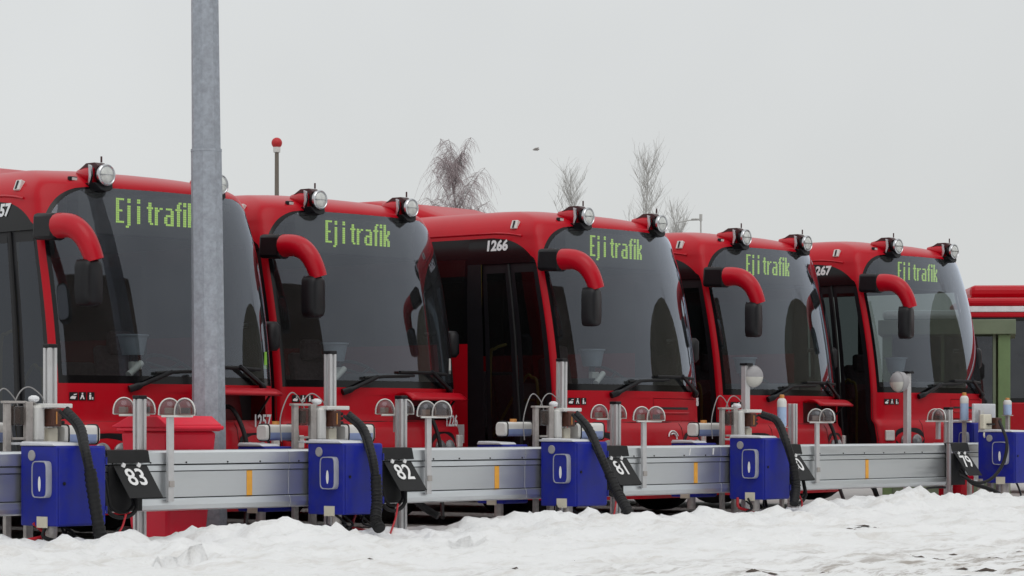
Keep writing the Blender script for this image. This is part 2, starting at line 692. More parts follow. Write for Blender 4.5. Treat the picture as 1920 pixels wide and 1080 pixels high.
def snow_grid():
    X0, X1, Y0, Y1, st = 7.5, 36.5, 6.5, 19.0, .062
    nx, ny = int((X1 - X0) / st), int((Y1 - Y0) / st)
    vs = []
    for j in range(ny + 1):
        y = Y0 + j * st
        for i in range(nx + 1):
            x = X0 + i * st
            e = min(1, (x - X0) / 1.5, (X1 - x) / 1.5, (y - Y0) / 1.5, (Y1 - y) / 1.0)
            e = max(0, e)
            vs.append((x, y, snow_h(x, y) * e - .06 * (1 - e)))
    fs = []
    for j in range(ny):
        for i in range(nx):
            k = j * (nx + 1) + i
            fs.append((k, k + 1, k + nx + 2, k + nx + 1))
    me = bpy.data.meshes.new('snow_ground')
    me.from_pydata(vs, [], fs)
    me.shade_smooth()
    me.materials.append(SNOW)
    o = link(bpy.data.objects.new('snow_ground', me))
    tag(o, kind='structure')
    # the yard beyond, out to the horizon
    g = MB()
    n = 60
    g.v = []
    for j in range(n + 1):
        for i in range(n + 1):
            a, b = i / n * 2 - 1, j / n * 2 - 1
            x = 20 + 2500 * math.copysign(abs(a) ** 3, a)
            y = 15 + 2500 * math.copysign(abs(b) ** 3, b)
            g.v.append((x, y, -.03))
    for j in range(n):
        for i in range(n):
            k = j * (n + 1) + i
            g.f.append((k, k + 1, k + n + 2, k + n + 1))
    go = g.build('ground', SNOW)
    tag(go, kind='structure')


snow_grid()

# ------------------------------------------------------------------ bus
BW, CN, CC, BL = 1.275, 5.0, .15, .20
LEN = 12.0
Q_END = 1 + LEN - .4


def lerp(a, b, t):
    return a + (b - a) * t


def pw(z, tab):
    for (z0, v0), (z1, v1) in zip(tab, tab[1:]):
        if z <= z1:
            return lerp(v0, v1, max(0, (z - z0) / (z1 - z0)))
    return tab[-1][1]


FT = [(.28, -.185), (.36, -.20), (.5, -.212), (.86, -.215), (1.04, -.18), (1.07, -.155), (1.10, -.13), (1.2, -.125), (1.44, -.12)]


def Ff(z):
    if z <= 1.44:
        return pw(z, FT)
    if z <= 3.2:
        t = (z - 1.44) / 1.76
        return -.12 + .14 * t + .21 * t * t
    t = min(1, (z - 3.2) / .2)
    return .23 + .86 * (1 - math.sqrt(max(0, 1 - t * t * .98)))


def Wf(z):
    if z < .9:
        return lerp(1.25, BW, max(0, (z - .28) / .62))
    if z < 2.5:
        return BW
    if z < 3.05:
        t = (z - 2.5) / .55
        return BW - .045 * t * t
    t = (z - 3.05) / .35
    return 1.23 - .50 * (1 - math.sqrt(max(0, 1 - t * t * .985)))


def S(q, z, off=0.):
    a = abs(q)
    sg = -1 if q < 0 else 1
    W, F = Wf(z), Ff(z)
    if a <= 1:
        t = a * PI / 2
        xr = math.sin(t) ** (2 / CN)
        x = W * xr
        y = F + CC * (1 - max(0, math.cos(t)) ** (2 / CN)) + BL * xr * xr
    else:
        m = a - 1
        x = W
        yc = F + CC + BL
        y = yc + (1.4 - yc) * m if m < 1 else .4 + m
        y = min(y, LEN)
    p = Vector((sg * x, y, z))
    if off:
        e = .004
        n = (S(q + e, z) - S(q - e, z)).cross(S(q, z + e) - S(q, z - e))
        n.normalize()
        p = p + n * off
    return p


def q_at_x(x):
    r = min(1, abs(x) / BW)
    q = math.asin(r ** (CN / 2)) / (PI / 2)
    return math.copysign(q, x)


def q_at_y(y):          # on a side, behind the corner
    return 1 + (y - .4)


QG = sorted(set([round(-1 + i * .05, 4) for i in range(41)] + [-(1 + .12 * i) for i in range(1, 10)] + [(1 + .12 * i) for i in range(1, 10)] +
                [-(2.2 + i * .8) for i in range(13)] + [(2.2 + i * .8) for i in range(13)] + [-Q_END, Q_END]))
QG = [q for q in QG if -Q_END <= q <= Q_END]


def arch(z, z0, z1, r):
    """how far a rounded top corner has come in at height z"""
    if z <= z0:
        return 0
    t = min(1, (z - z0) / (z1 - z0))
    return r * (1 - math.sqrt(max(0, 1 - t * t)))


WSX = 1.235


def ws(z):       # right edge of the windscreen opening, as q
    return q_at_x(WSX - arch(z, 3.02, 3.20, .17))


def door_front(z):
    base = lerp(-.985, -.95, min(1, max(0, (z - .45) / 2.3)))
    return base - arch(z, 2.72, 3.08, .62)


DOOR_R = -q_at_y(1.16)
PIL_R = -q_at_y(1.36)
PARTS = {}


def region(key, qa, qb, z0, z1, rows, off=0.):
    mb = PARTS.setdefault(key, MB())
    zs = [lerp(z0, z1, i / rows) for i in range(rows + 1)]
    f0, f1 = (qa if callable(qa) else (lambda z: qa)), (qb if callable(qb) else (lambda z: qb))
    mids = set()
    for z in zs:
        for q in QG:
            if f0(z) + .004 < q < f1(z) - .004:
                mids.add(q)
    lo, hi = min(f0(z) for z in zs), max(f1(z) for z in zs)
    mids = sorted(mids)
    grid = []
    for z in zs:
        a, b = f0(z), f1(z)
        row = [a] + [min(max(q, a), b) for q in mids] + [b]
        grid.append([S(q, z, off) for q in row])
    n = len(grid[0])
    vs = [p for r in grid for p in r]
    fs = []
    for j in range(rows):
        for i in range(n - 1):
            fs.append((j * n + i, j * n + i + 1, (j + 1) * n + i + 1, (j + 1) * n + i))
    mb.add(vs, fs)


def nws(z):
    return -q_at_x(WSX - arch(z, 2.80, 3.20, .40))


FR = .085


def frl(z):
    return nws(z) + FR


def frr(z):
    return ws(z) - .012


# flap opening in the front panel
FLX0, FLX1, FLZ0, FLZ1 = q_at_x(.10), q_at_x(1.10), 1.115, 1.365
region('body', -Q_END, Q_END, .28, .45, 4)
for (a, b, r) in ((.45, .86, 4), (.86, 1.115, 8)):
    region('body', -Q_END, PIL_R, a, b, r)
    region('body', door_front, Q_END, a, b, r)
region('body', -Q_END, PIL_R, 1.115, 1.365, 4)
region('body', door_front, FLX0, 1.115, 1.365, 4)
region('body', FLX1, Q_END, 1.115, 1.365, 4)
region('body', -Q_END, PIL_R, 1.365, 1.44, 1)
region('body', door_front, Q_END, 1.365, 1.44, 1)
# pillar strip and roof sides
ZS = [1.44, 1.62, 1.95, 2.80, 3.08]
region('body', -Q_END, PIL_R, 1.44, 1.95, 4)
region('body', door_front, nws, 1.44, 1.95, 6)
region('body', ws, 1.06, 1.44, 1.62, 3)
region('body', 1.06, Q_END, 1.44, 1.62, 3)
region('body', ws, 1.06, 1.62, 1.95, 4)
region('body', door_front, nws, 1.95, 2.72, 8)
region('body', ws, 1.06, 1.95, 2.72, 8)
region('body', door_front, nws, 2.72, 3.08, 12)
region('body', ws, 1.06, 2.72, 3.08, 12)
region('body', 1.06, Q_END, 2.80, 3.08, 3)
region('body', -Q_END, nws, 3.08, 3.20, 8)
region('body', ws, Q_END, 3.08, 3.20, 8)
region('roof', -Q_END, Q_END, 3.20, 3.40, 12)
# windscreen
region('edge', nws, frl, 1.44, 1.51, 2)
region('edge', frl, frr, 1.44, 1.51, 2)
region('edge', frr, ws, 1.44, 1.51, 2)
region('edge', nws, frl, 1.51, 2.72, 14)
region('edge', frr, ws, 1.51, 2.72, 14)
region('edge', nws, frl, 2.72, 3.20, 18)
region('edge', frr, ws, 2.72, 3.20, 18)
region('glass', frl, frr, 1.51, 2.72, 16)
region('glass', frl, frr, 2.72, 3.20, 18)
# door and the glazed black band on the left
region('sill_pillar', PIL_R, DOOR_R, .45, 2.80, 8)
region('header', PIL_R, door_front, 2.80, 3.08, 12)
region('header', -q_at_y(11.6), PIL_R, 2.86, 3.08, 3)
region('body', -Q_END, -q_at_y(11.6), 1.95, 3.08, 4)
region('body', 12.0 - .6 + .6, Q_END, 1.62, 2.80, 3) if Q_END > 12.0 else None
WIN_L, WIN_R = [], []
y = 1.36
k = 0
while y < 11.5:
    y2 = min(y + 1.46, 11.6)
    WIN_L.append((y, y2))
    y = y2
for i, (a, b) in enumerate(WIN_L):
    region('winL%d' % i, -q_at_y(b - .04), -q_at_y(a + .04), 1.95, 2.86, 4)
    region('bandL%d' % i, -q_at_y(a + .04), -q_at_y(a) if i == 0 else -q_at_y(a - .04), 1.95, 2.86, 4)
region('bandL99', -q_at_y(11.6), -q_at_y(11.56), 1.95, 2.86, 2)
y = .46
while y < 11.5:
    y2 = min(y + 1.6, 11.6)
    WIN_R.append((y, y2))
    y = y2
for i, (a, b) in enumerate(WIN_R):
    region('winR%d' % i, q_at_y(a + .04), q_at_y(b - .04), 1.62, 2.80, 5)
    region('bandR%d' % i, q_at_y(a) if i == 0 else q_at_y(a - .04), q_at_y(a + .04), 1.62, 2.80, 4)
region('body', q_at_y(11.56), Q_END, 1.62, 2.80, 3)

# cap of the roof and the rear wall
capq = [q for q in QG if q >= 0]
mb = PARTS['roof']
rows = []
for q in capq:
    pr, pl = S(q, 3.40), S(-q, 3.40)
    rows.append([pl.lerp(pr, i / 10) + Vector((0, 0, .035 * (1 - (2 * i / 10 - 1) ** 2) * min(1, q * 1.6))) for i in range(11)])
vs = [p for r in rows for p in r]
mb.add(vs, [(j * 11 + i, j * 11 + i + 1, (j + 1) * 11 + i + 1, (j + 1) * 11 + i) for j in range(len(rows) - 1) for i in range(10)])
mb = PARTS['body']
zz = [.28, .86, 1.44, 1.95, 2.5, 2.8, 3.08, 3.2, 3.28, 3.34, 3.38, 3.40]
vs = []
for z in zz:
    vs += [S(-Q_END, z), S(Q_END, z)]
mb.add(vs, [(2 * i, 2 * i + 1, 2 * i + 3, 2 * i + 2) for i in range(len(zz) - 1)])


def orient_out(o):
    """faces point away from the bus centre so that glass and lining know their outside"""
    me = o.data
    bm = bmesh.new()
    bm.from_mesh(me)
    for f in bm.faces:
        c = f.calc_center_median()
        ref = Vector((0, min(max(c.y, 1.4), LEN - 1.4), 1.9))
        if f.normal.dot(c - ref) < 0:
            f.normal_flip()
    bm.to_mesh(me)
    bm.free()


FONT5 = {
    'E': ["#####", "##...", "##...", "##...", "##...", "####.", "##...", "##...", "##...", "##...", "#####"],
    'j': [".##", ".##", "...", ".##", ".##", ".##", ".##", ".##", ".##", ".##", ".##", ".##", "##."],
    'i': ["##", "##", ".."] + ["##"] * 8,
    't': ["....", ".##.", ".##.", "####", ".##.", ".##.", ".##.", ".##.", ".##.", ".##.", "..##"],
    'r': [".....", ".....", ".....", "##.##", "###..", "##...", "##...", "##...", "##...", "##...", "##..."],
    'a': ["......", "......", "......", ".####.", "....##", "....##", ".#####", "##..##", "##..##", "##..##", ".#####"],
    'f': ["..##", ".##.", ".##.", "####", ".##.", ".##.", ".##.", ".##.", ".##.", ".##.", ".##."],
    'k': ["##...", "##...", "##...", "##.##", "##.##", "####.", "###..", "####.", "##.##", "##.##", "##.##"],
}


def make_bus():
    root = empty('bus')
    o = PARTS['body'].build('body', RED, root, 40, weld=True, recalc=False)
    orient_out(o)
    body = o
    o = PARTS['roof'].build('roof', RED, root, 60, weld=True, recalc=False)
    orient_out(o)
    roof = o
    # gutter line along the left of the roof
    g = MB()
    g.tube([S(-q_at_y(yy), 3.13, .004) for yy in (11.5, 8, 5, 3, 2, 1.5, 1.2, 1.0)] + [S(-q, 3.13 - .06 * (1 - (q - 1) / .6) ** 2, .004) for q in (1.5, 1.4, 1.3, 1.2, 1.1)], .012, 6)
    g.build('gutter', RED2, roof, 60)
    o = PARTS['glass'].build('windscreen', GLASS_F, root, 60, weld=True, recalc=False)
    orient_out(o)
    wsob = o
    o = PARTS['edge'].build('windscreen_edge', FRIT, root, 60, weld=True, recalc=False)
    orient_out(o)
    o = PARTS['sill_pillar'].build('door_pillar', BLACK, root, 60, weld=True, recalc=False)
    orient_out(o)
    o = PARTS['header'].build('door_header', FRIT, root, 60, weld=True, recalc=False)
    orient_out(o)
    for key in [q for q in PARTS if q.startswith('band')]:
        o = PARTS[key].build('window_pillar', FRIT, root, 60, weld=True, recalc=False)
        orient_out(o)
    for pre, wl in (('winL', WIN_L), ('winR', WIN_R)):
        for i in range(len(wl)):
            o = PARTS['%s%d' % (pre, i)].build('side_window', GLASS_C if pre == 'winR' and i < 2 else GLASS_S, root, 60, weld=True, recalc=False)
            orient_out(o)
    # ---- door: two dark framed glass leaves set slightly in
    q0, q1 = DOOR_R, None
    leafs = []
    for li in range(2):
        fa = (lambda z, li=li: lerp(DOOR_R, door_front(min(z, 2.72)), li * .5) + .012)
        fb = (lambda z, li=li: lerp(DOOR_R, door_front(min(z, 2.72)), (li + 1) * .5) - .012)
        PARTS.pop('tmp', None)
        ia = (lambda z, fa=fa: fa(z) + .055)
        ib = (lambda z, fb=fb: fb(z) - .055)
        region('tmp', fa, ia, .45, 2.80, 8, -.02)
        region('tmp', ib, fb, .45, 2.80, 8, -.02)
        region('tmp', ia, ib, .45, .62, 2, -.02)
        region('tmp', ia, ib, 2.70, 2.80, 2, -.02)
        d = PARTS['tmp'].build('door', BLACK, root, 50, weld=True, recalc=False)
        orient_out(d)
        PARTS.pop('tmp')
        region('tmp', ia, ib, .62, 2.70, 8, -.02)
        gl = PARTS['tmp'].build('door_pane', GLASS_D, d, 50, weld=True, recalc=False)
        orient_out(gl)
    # rubber seam
    MB().tube([S(lerp(DOOR_R, door_front(z), .5), z, -.012) for z in (.46, 1.0, 1.5, 2.0, 2.4, 2.79)], .014, 6).build('door_seal', RUBBER, root, 60)
    # ---- interior
    MB().bb((-1.2, .45, .40), (1.2, 11.8, .45)).build('floor', FLOORM, root)
    MB().bb((-1.1, .55, 3.10), (1.1, 11.8, 3.16)).build('ceiling', INTER, root)
    MB().bb((-1.15, 11.4, .45), (1.15, 11.5, 3.08)).build('rear_partition', INTER, root)
    d = MB()
    prof = [(.24, .5), (.24, 1.44), (.34, 1.5), (.55, 1.50), (.70, 1.38), (.72, .5)]
    d.prism(prof, lambda u, v, x: (x, u, v), -.95, 1.12)
    dash = d.build('dashboard', DASH, root, 30, bevel=.03)
    b = MB().bb((.30, .50, 1.49), (1.0, .82, 1.60))
    b.build('instrument_binnacle', DASH, dash, bevel=.04)
    w = MB()
    ax = Vector((0, -.55, .83)).normalized()
    cw = Vector((.62, .86, 1.60))
    e1 = Vector((1, 0, 0))
    e2 = ax.cross(e1)
    w.tube([cw + (e1 * math.cos(a) + e2 * math.sin(a)) * .25 for a in [i * 2 * PI / 28 for i in range(29)]], .017, 8)
    for a in (.5, 2.64, 4.71):
        w.tube([cw, cw + (e1 * math.cos(a) + e2 * math.sin(a)) * .24], .016, 6)
    w.cyl(cw - ax * .35, cw, .05, .045, 10)
    w.build('steering_wheel', BLACK, root, 60)

    def seat(x, yy, z, h=.72, wd=.44):
        s = MB()
        s.bb((x - wd / 2, yy, z), (x + wd / 2, yy + .44, z + .12))
        s.box((x, yy + .47, z + h * .55), (wd, .10, h), Matrix.Rotation(R(-10), 3, 'X'))
        st = s.build('seat', SEAT, root, bevel=.04)
        MB().bb((x - .1, yy + .1, .45), (x + .1, yy + .3, z)).build('seat_base', BLACK, st)
    seat(.62, 1.15, .95, .85, .5)
    MB().bb((.62 - .14, 1.57, 1.75), (.62 + .14, 1.67, 1.98)).build('headrest', SEAT, root, bevel=.04)
    for yy in (2.2, 3.05, 3.9, 4.75, 5.9):
        for x in (-.95, -.5, .5, .95):
            seat(x, yy, .95)
    # driver's screen
    MB().bb((.05, 1.78, .5), (1.12, 1.80, 1.55)).build('driver_partition', INTER, root)
    MB().tube([(.08, .9, .5), (.08, .9, 1.35), (.08, 1.7, 1.35)], .02, 8).build('gate_rail', YEL, root, 60)
    fb = MB()
    fb.lathe([(.10, 0), (.135, .17), (.15, .175), (.15, .19), (.12, .19)], (.02, .66, 1.72), n=18)
    fo = fb.build('fare_tray', mat('tray_grey', (.22, .26, .31), .5), root, 40)
    MB().cyl((.02, .66, 1.38), (.02, .66, 1.72), .035, n=10).build('tray_stem', BLACK, fo)
    MB().bb((-.02, .62, 1.585), (.10, .68, 1.66)).build('ticket_unit', WHITE, root, bevel=.01)
    MB().tube([(-.22, .42, 1.53), (-.04, .46, 1.64)], .032, 10).build('paper_roll', WHITE, root, 60)
    # handrails just inside the door
    for pts in ([(-1.10, .52, .55), (-1.10, .52, 1.45), (-1.10, .60, 1.58), (-1.10, .72, 1.55), (-1.10, 1.15, .95)],
                [(-1.05, 1.22, .5), (-1.05, 1.22, 1.75), (-1.02, 1.18, 1.9), (-.9, 1.12, 1.95)]):
        MB().tube(spline(pts, 5), .017, 8).build('handrail', YEL, root, 60)
    for yy in (2.0, 3.6, 5.4):
        MB().cyl((-.3, yy, .45), (-.3, yy, 3.1), .018, n=8).build('handrail', YEL, root, 60)
    # ---- destination display behind the glass
    bx = MB()
    bx.bb((-.85, .34, 2.80), (.85, .50, 3.16))
    disp = bx.build('destination_display', FRIT, root)
    P = .0205
    PX = .0186
    tot = sum(3 if c == ' ' else len(FONT5[c][0]) + 1 for c in 'Ej i trafik') - 1
    x = 0
    for ch in 'Ej i trafik':
        if ch == ' ':
            x += 3
            continue
        t = MB()
        for rr, line in enumerate(FONT5[ch]):
            for cx_, c in enumerate(line):
                if c == '#':
                    X0 = .035 - tot * PX / 2 + (x + cx_) * PX
                    Z0 = 3.125 - rr * P
                    t.add([(X0, .334, Z0), (X0 + PX * .9, .334, Z0), (X0 + PX * .9, .334, Z0 - P * .86), (X0, .334, Z0 - P * .86)], [(0, 3, 2, 1)])
        t.build('display_letter', LED, disp, recalc=False)
        x += len(FONT5[ch][0]) + 1
    # ---- wipers
    for pts, bl in (((S(q_at_x(-.62), 1.39, .03), S(q_at_x(-.50), 1.43, .05), S(q_at_x(-.18), 1.545, .05)), (S(q_at_x(-.34), 1.535, .03), S(q_at_x(0.0), 1.555, .03), S(q_at_x(.38), 1.565, .03))),
                    ((S(q_at_x(1.02), 1.40, .03), S(q_at_x(.95), 1.45, .05), S(q_at_x(.66), 1.61, .05)), (S(q_at_x(.98), 1.585, .03), S(q_at_x(.62), 1.60, .03), S(q_at_x(.16), 1.60, .03)))):
        wp = MB().tube(spline(pts, 5), [.036] * 5 + [.022] * 6, 6).build('wiper', BLACK, root, 60)
        MB().tube(spline(bl, 6), .016, 6).build('wiper_blade', RUBBER, wp, 60)
    # ---- kerb-side mirror
    b0 = Vector((-1.255, .17, 2.795))
    mbx = MB()
    mbx.box(b0 + Vector((-.045, -.01, .012)), (.16, .30, .235), Matrix.Rotation(R(3), 3, 'X'))
    mb_ = mbx.build('mirror_bracket', BLACK, root, 50, bevel=.035)
    arm = MB()
    apts = bez(b0 + Vector((-.05, -.16, .012)), b0 + Vector((-.05, -.38, .03)), b0 + Vector((-.01, -.49, -.05)), b0 + Vector((.05, -.525, -.30)), 14)
    arm.tube(apts, [lerp(.112, .086, i / 14) for i in range(15)], 14)
    arm.build('mirror_arm', RED2, root, 60)
    mc = b0 + Vector((.03, -.47, -.49))
    mm = MB()
    ol = []
    for i in range(24):
        a = 2 * PI * i / 24
        c_, s_ = math.cos(a), math.sin(a)
        ol.append((.122 * math.copysign(abs(c_) ** .45, c_), .205 * math.copysign(abs(s_) ** .45, s_)))
    rot = Matrix.Rotation(R(14), 3, 'Z')

    def mp(u, v, d):
        return mc + rot @ Vector((u, d, v))

    n = len(ol)
    rings = [(-.085, .62), (-.075, .84), (-.045, .97), (0, 1.0), (.06, .97)]
    for d, k in rings:
        mm.v += [tuple(mp(u * k, v * (k * .5 + .5 if k < 1 else 1), d)) for u, v in ol]
    for i in range(len(rings) - 1):
        for j in range(n):
            mm.f.append((i * n + j, i * n + (j + 1) % n, (i + 1) * n + (j + 1) % n, (i + 1) * n + j))
    mm.f.append(tuple(range(n)))
    mm.f.append(tuple((len(rings) - 1) * n + j for j in range(n - 1, -1, -1)))
    mh = mm.build('mirror', BLACK, root, 50)
    gm = MB()
    gm.prism([(u * .86, v * .88) for u, v in ol], mp, .06, .064)
    gm.build('mirror_glass', MIRG, mh)
    # driver-side mirror, low on the far side
    dm = MB()
    dm.tube([(1.25, .55, 2.02), (1.36, .40, 2.04), (1.42, .34, 2.0)], .022, 8)
    dm.tube([(1.43, .33, 1.78), (1.43, .33, 1.82), (1.43, .33, 2.02), (1.43, .33, 2.06)], [.05, .085, .085, .05], 12)
    dm.build('driver_mirror', BLACK, root, 60)
    # ---- roof spotlights on red fairings
    for x in (-.66, .66):
        base = Vector((x, .0, 0))
        fr_ = MB()
        L0 = Vector((x, .17, 3.305))
        # fairing: blends from the roof forward to the lamp rim
        secs = [(.58, 3.345, .03, .03), (.50, 3.335, .07, .055), (.40, 3.315, .098, .08), (.285, 3.300, .098, .09)]
        k = len(fr_.v)
        nn = 14
        for yy, z, w_, h_ in secs:
            for j in range(nn):
                a = 2 * PI * j / nn
                fr_.v.append((x + w_ * math.cos(a), yy, z + h_ * math.sin(a)))
        for i in range(len(secs) - 1):
            for j in range(nn):
                fr_.f.append((i * nn + j, i * nn + (j + 1) % nn, (i + 1) * nn + (j + 1) % nn, (i + 1) * nn + j))
        fr_.f.append(tuple(range(nn)))
        fr_.f.append(tuple((len(secs) - 1) * nn + j for j in range(nn - 1, -1, -1)))
        sp = fr_.build('spotlight', RED2, root, 50)
        h = MB()
        h.lathe([(.055, 0), (.078, .03), (.085, .10)], (x, .28, 3.305), (0, -1, 0), 20)
        h.build('spotlight_housing', BLACK, sp, 50)
        r_ = MB()
        r_.lathe([(.085, 0), (.096, .005), (.098, .03), (.087, .04), (.081, .034)], (x, .20, 3.305), (0, -1, 0), 24)
        r_.build('spotlight_rim', CHROME, sp, 40)
        ln = MB()
        ln.lathe([(.083, 0), (.081, .012), (.055, .024), (.02, .03)], (x, .182, 3.305), (0, -1, 0), 24)
        ln.build('spotlight_lens', LENS, sp, 60)
        br = MB()
        br.bb((x - .075, .182 - .030, 3.301), (x + .075, .182 - .022, 3.309))
        br.build('lens_bar', CHROME, sp)
        tp = MB()
        tp.prism([(.22, 3.385), (.28, 3.42), (.40, 3.42), (.50, 3.37), (.42, 3.35), (.26, 3.35)], lambda u, v, d: (d, u, v), x - .055, x + .055)
        tp.cyl((x, .25, 3.42), (x, .25, 3.475), .009, n=6)
        tp.build('spotlight_bracket', mat('bracket_dark', (.05, .012, .014), .5), sp)
        ft = MB()
        ft.prism([(-.12, 3.235), (.09, 3.235), (.085, 3.19), (.05, 3.165), (.0, 3.155), (-.06, 3.17)], lambda u, v, d: (x + u, d + (3.2 - v) * -.28, v), .19, .34)
        ft.build('spotlight_foot', BLACK, sp, bevel=.01)
        cl = MB()
        cl.prism([(.285, 3.22), (.255, 3.30), (.27, 3.39), (.30, 3.40), (.29, 3.30), (.305, 3.22)], lambda u, v, d: (d, u, v), x - .113, x - .085)
        cl.build('spotlight_clamp', CHROME, sp, bevel=.004)
    # small marker lamps
    p = S(-q_at_y(.62), 3.21, .0)
    mk = MB()
    mk.box(p + Vector((-.005, 0, 0)), (.05, .085, .10), Matrix.Rotation(R(22), 3, 'Y'))
    mo = mk.build('marker_light', CLEAR, root, bevel=.008)
    MB().box(p + Vector((-.012, 0, -.0)), (.052, .02, .08), Matrix.Rotation(R(22), 3, 'Y')).build('marker_divider', BLACK, mo)
    for sx in (-.98, .98):
        q = q_at_x(sx)
        p = S(q, 3.27, .0)
        mk = MB().box(p + Vector((0, -.004, 0)), (.09, .035, .045))
        mo = mk.build('marker_light', BLACK, root, bevel=.008)
        MB().box(p + Vector((.008, -.012, 0)), (.055, .03, .025)).build('marker_lens', CLEAR, mo)
    # ---- front panel details
    for sx in (-1, 1):
        MB().tube([S(q_at_x(sx * .60), z_, .001) for z_ in (.30, .5, .7, .86, .95, 1.04, 1.07, 1.10)], .0035, 4).build('panel_seam', GROOVE, root)
        MB().tube([S(sx * .93, z_, .001) for z_ in (.30, .5, .7, .86, 1.04, 1.07, 1.10, 1.2, 1.3, 1.43)], .0035, 4).build('panel_seam', GROOVE, root)
    for z in (1.105, .40):
        MB().tube([S(q_at_x(x_), z, .001) for x_ in [-1.15 + i * .115 for i in range(21)]], .004, 4).build('panel_seam', GROOVE, root)
    # pictogram plates
    for i, x_ in enumerate((-1.12, -1.045, -.97)):
        c = S(q_at_x(x_), 1.325, .004)
        c2 = S(q_at_x(x_ + .09), 1.325, .004)
        r_ = (c2 - c).normalized()
        up = Vector((0, 0, 1))
        n_ = r_.cross(up)
        pl = MB()
        a = .033 if i else .038
        pl.add([c + r_ * sx * a + up * sz * .036 for sx, sz in ((-1, -1), (1, -1), (1, 1), (-1, 1))] + [c + n_ * .004 + r_ * sx * a + up * sz * .036 for sx, sz in ((-1, -1), (1, -1), (1, 1), (-1, 1))],
               [(0, 1, 2, 3), (4, 5, 6, 7), (0, 1, 5, 4), (1, 2, 6, 5), (2, 3, 7, 6), (3, 0, 4, 7)])
        po = pl.build('pictogram_plate', BLACK, root)
        fg = MB()

        def fp(u, v):
            return c + n_ * .0065 + r_ * u * .68 + up * v * .72
        if i == 0:
            sh = [[(-.045, -.03), (.02, -.035), (.035, .0), (-.02, .005), (-.045, -.012)], [(.0, .012), (.04, .02), (.045, .032), (.0, .026)]]
        elif i == 1:
            sh = [[(-.012, .022), (.008, .022), (.008, .042), (-.012, .042)], [(-.014, .018), (.008, .018), (.028, -.036), (.012, -.036), (-.004, -.006), (-.02, -.036), (-.034, -.036)]]
        else:
            sh = [[(-.022, .024), (-.002, .024), (-.002, .042), (-.022, .042)], [(-.026, .018), (.002, .018), (.002, -.038), (-.026, -.038)], [(.014, -.01), (.03, -.01), (.03, -.038), (.014, -.038)]]
        for poly in sh:
            fg.add([fp(u, v) for u, v in poly], [tuple(range(len(poly)))])
        fg.build('pictogram', SIGNW, po, recalc=False)
    # headlights: dark recess with two round lamps, clear corner indicator
    for sx in (-1, 1):
        rc = MB()
        pts = [(sx * (.84 + .24 * math.copysign(abs(math.cos(a)) ** .6, math.cos(a))), .855 + .145 * math.copysign(abs(math.sin(a)) ** .6, math.sin(a))) for a in [k * 2 * PI / 20 for k in range(20)]]
        rc.add([S(q_at_x(u), v, .006) for u, v in pts], [tuple(range(20))])
        hl = rc.build('headlight', BLACK, root)
        for u in (.74, .93):
            c = S(q_at_x(sx * u), .83, .0)
            h = MB()
            h.lathe([(.085, 0), (.085, .02), (.075, .028), (.02, .034)], c, (sx * .12, -1, .1), 20)
            h.build('headlight_lens', mat('headlight_glass', (.20, .20, .21), .12, .2, .3, 15, coat=.4), hl, 40)
        ci = MB()
        c = S(q_at_x(sx * 1.16), .90, .012)
        ci.box(c, (.13, .04, .13), Matrix.Rotation(R(sx * 24), 3, 'Z'))
        ci.build('corner_indicator', CLEAR, root, bevel=.012)
    nb = MB()
    nb.bb((-.26, Ff(.6) - .03, .52), (.26, Ff(.6) - .018, .63))
    nb.build('number_plate', WHITE, root)
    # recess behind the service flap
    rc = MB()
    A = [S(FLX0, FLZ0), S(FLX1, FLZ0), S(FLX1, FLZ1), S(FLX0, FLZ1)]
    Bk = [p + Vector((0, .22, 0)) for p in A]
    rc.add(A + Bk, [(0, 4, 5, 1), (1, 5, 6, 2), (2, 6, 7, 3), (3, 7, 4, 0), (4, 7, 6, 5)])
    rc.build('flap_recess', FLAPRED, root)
    # wheels
    for sx in (-1, 1):
        for yy in (2.72, 8.9):
            wx = sx * 1.10
            t = MB()
            t.lathe([(.30, -.15), (.46, -.15), (.50, -.10), (.50, .12), (.46, .165), (.30, .165)], (wx, yy, .50), (sx, 0, 0), 28)
            tw_ = t.build('wheel', TYRE, root, 40)
            rr = MB()
            rr.lathe([(.30, 0), (.29, .02), (.16, -.04), (.13, .05), (.05, .06)], (wx + sx * .155, yy, .50), (sx, 0, 0), 24)
            rr.build('rim', RIM, tw_, 40)
            ar = MB()
            arc = [(yy + .60 * math.cos(a), .5 + .60 * math.sin(a)) for a in [i * PI / 16 for i in range(17)]]
            ar.prism([(yy + .60, .30)] + arc + [(yy - .60, .30)], lambda u, v, d: (d, u, v), sx * 1.10, sx * 1.281)
            ar.build('wheel_arch', RUBBER, root)
    # under-body
    MB().bb((-1.1, .35, .30), (1.1, 11.7, .42)).build('chassis', RUBBER, root)
    return root


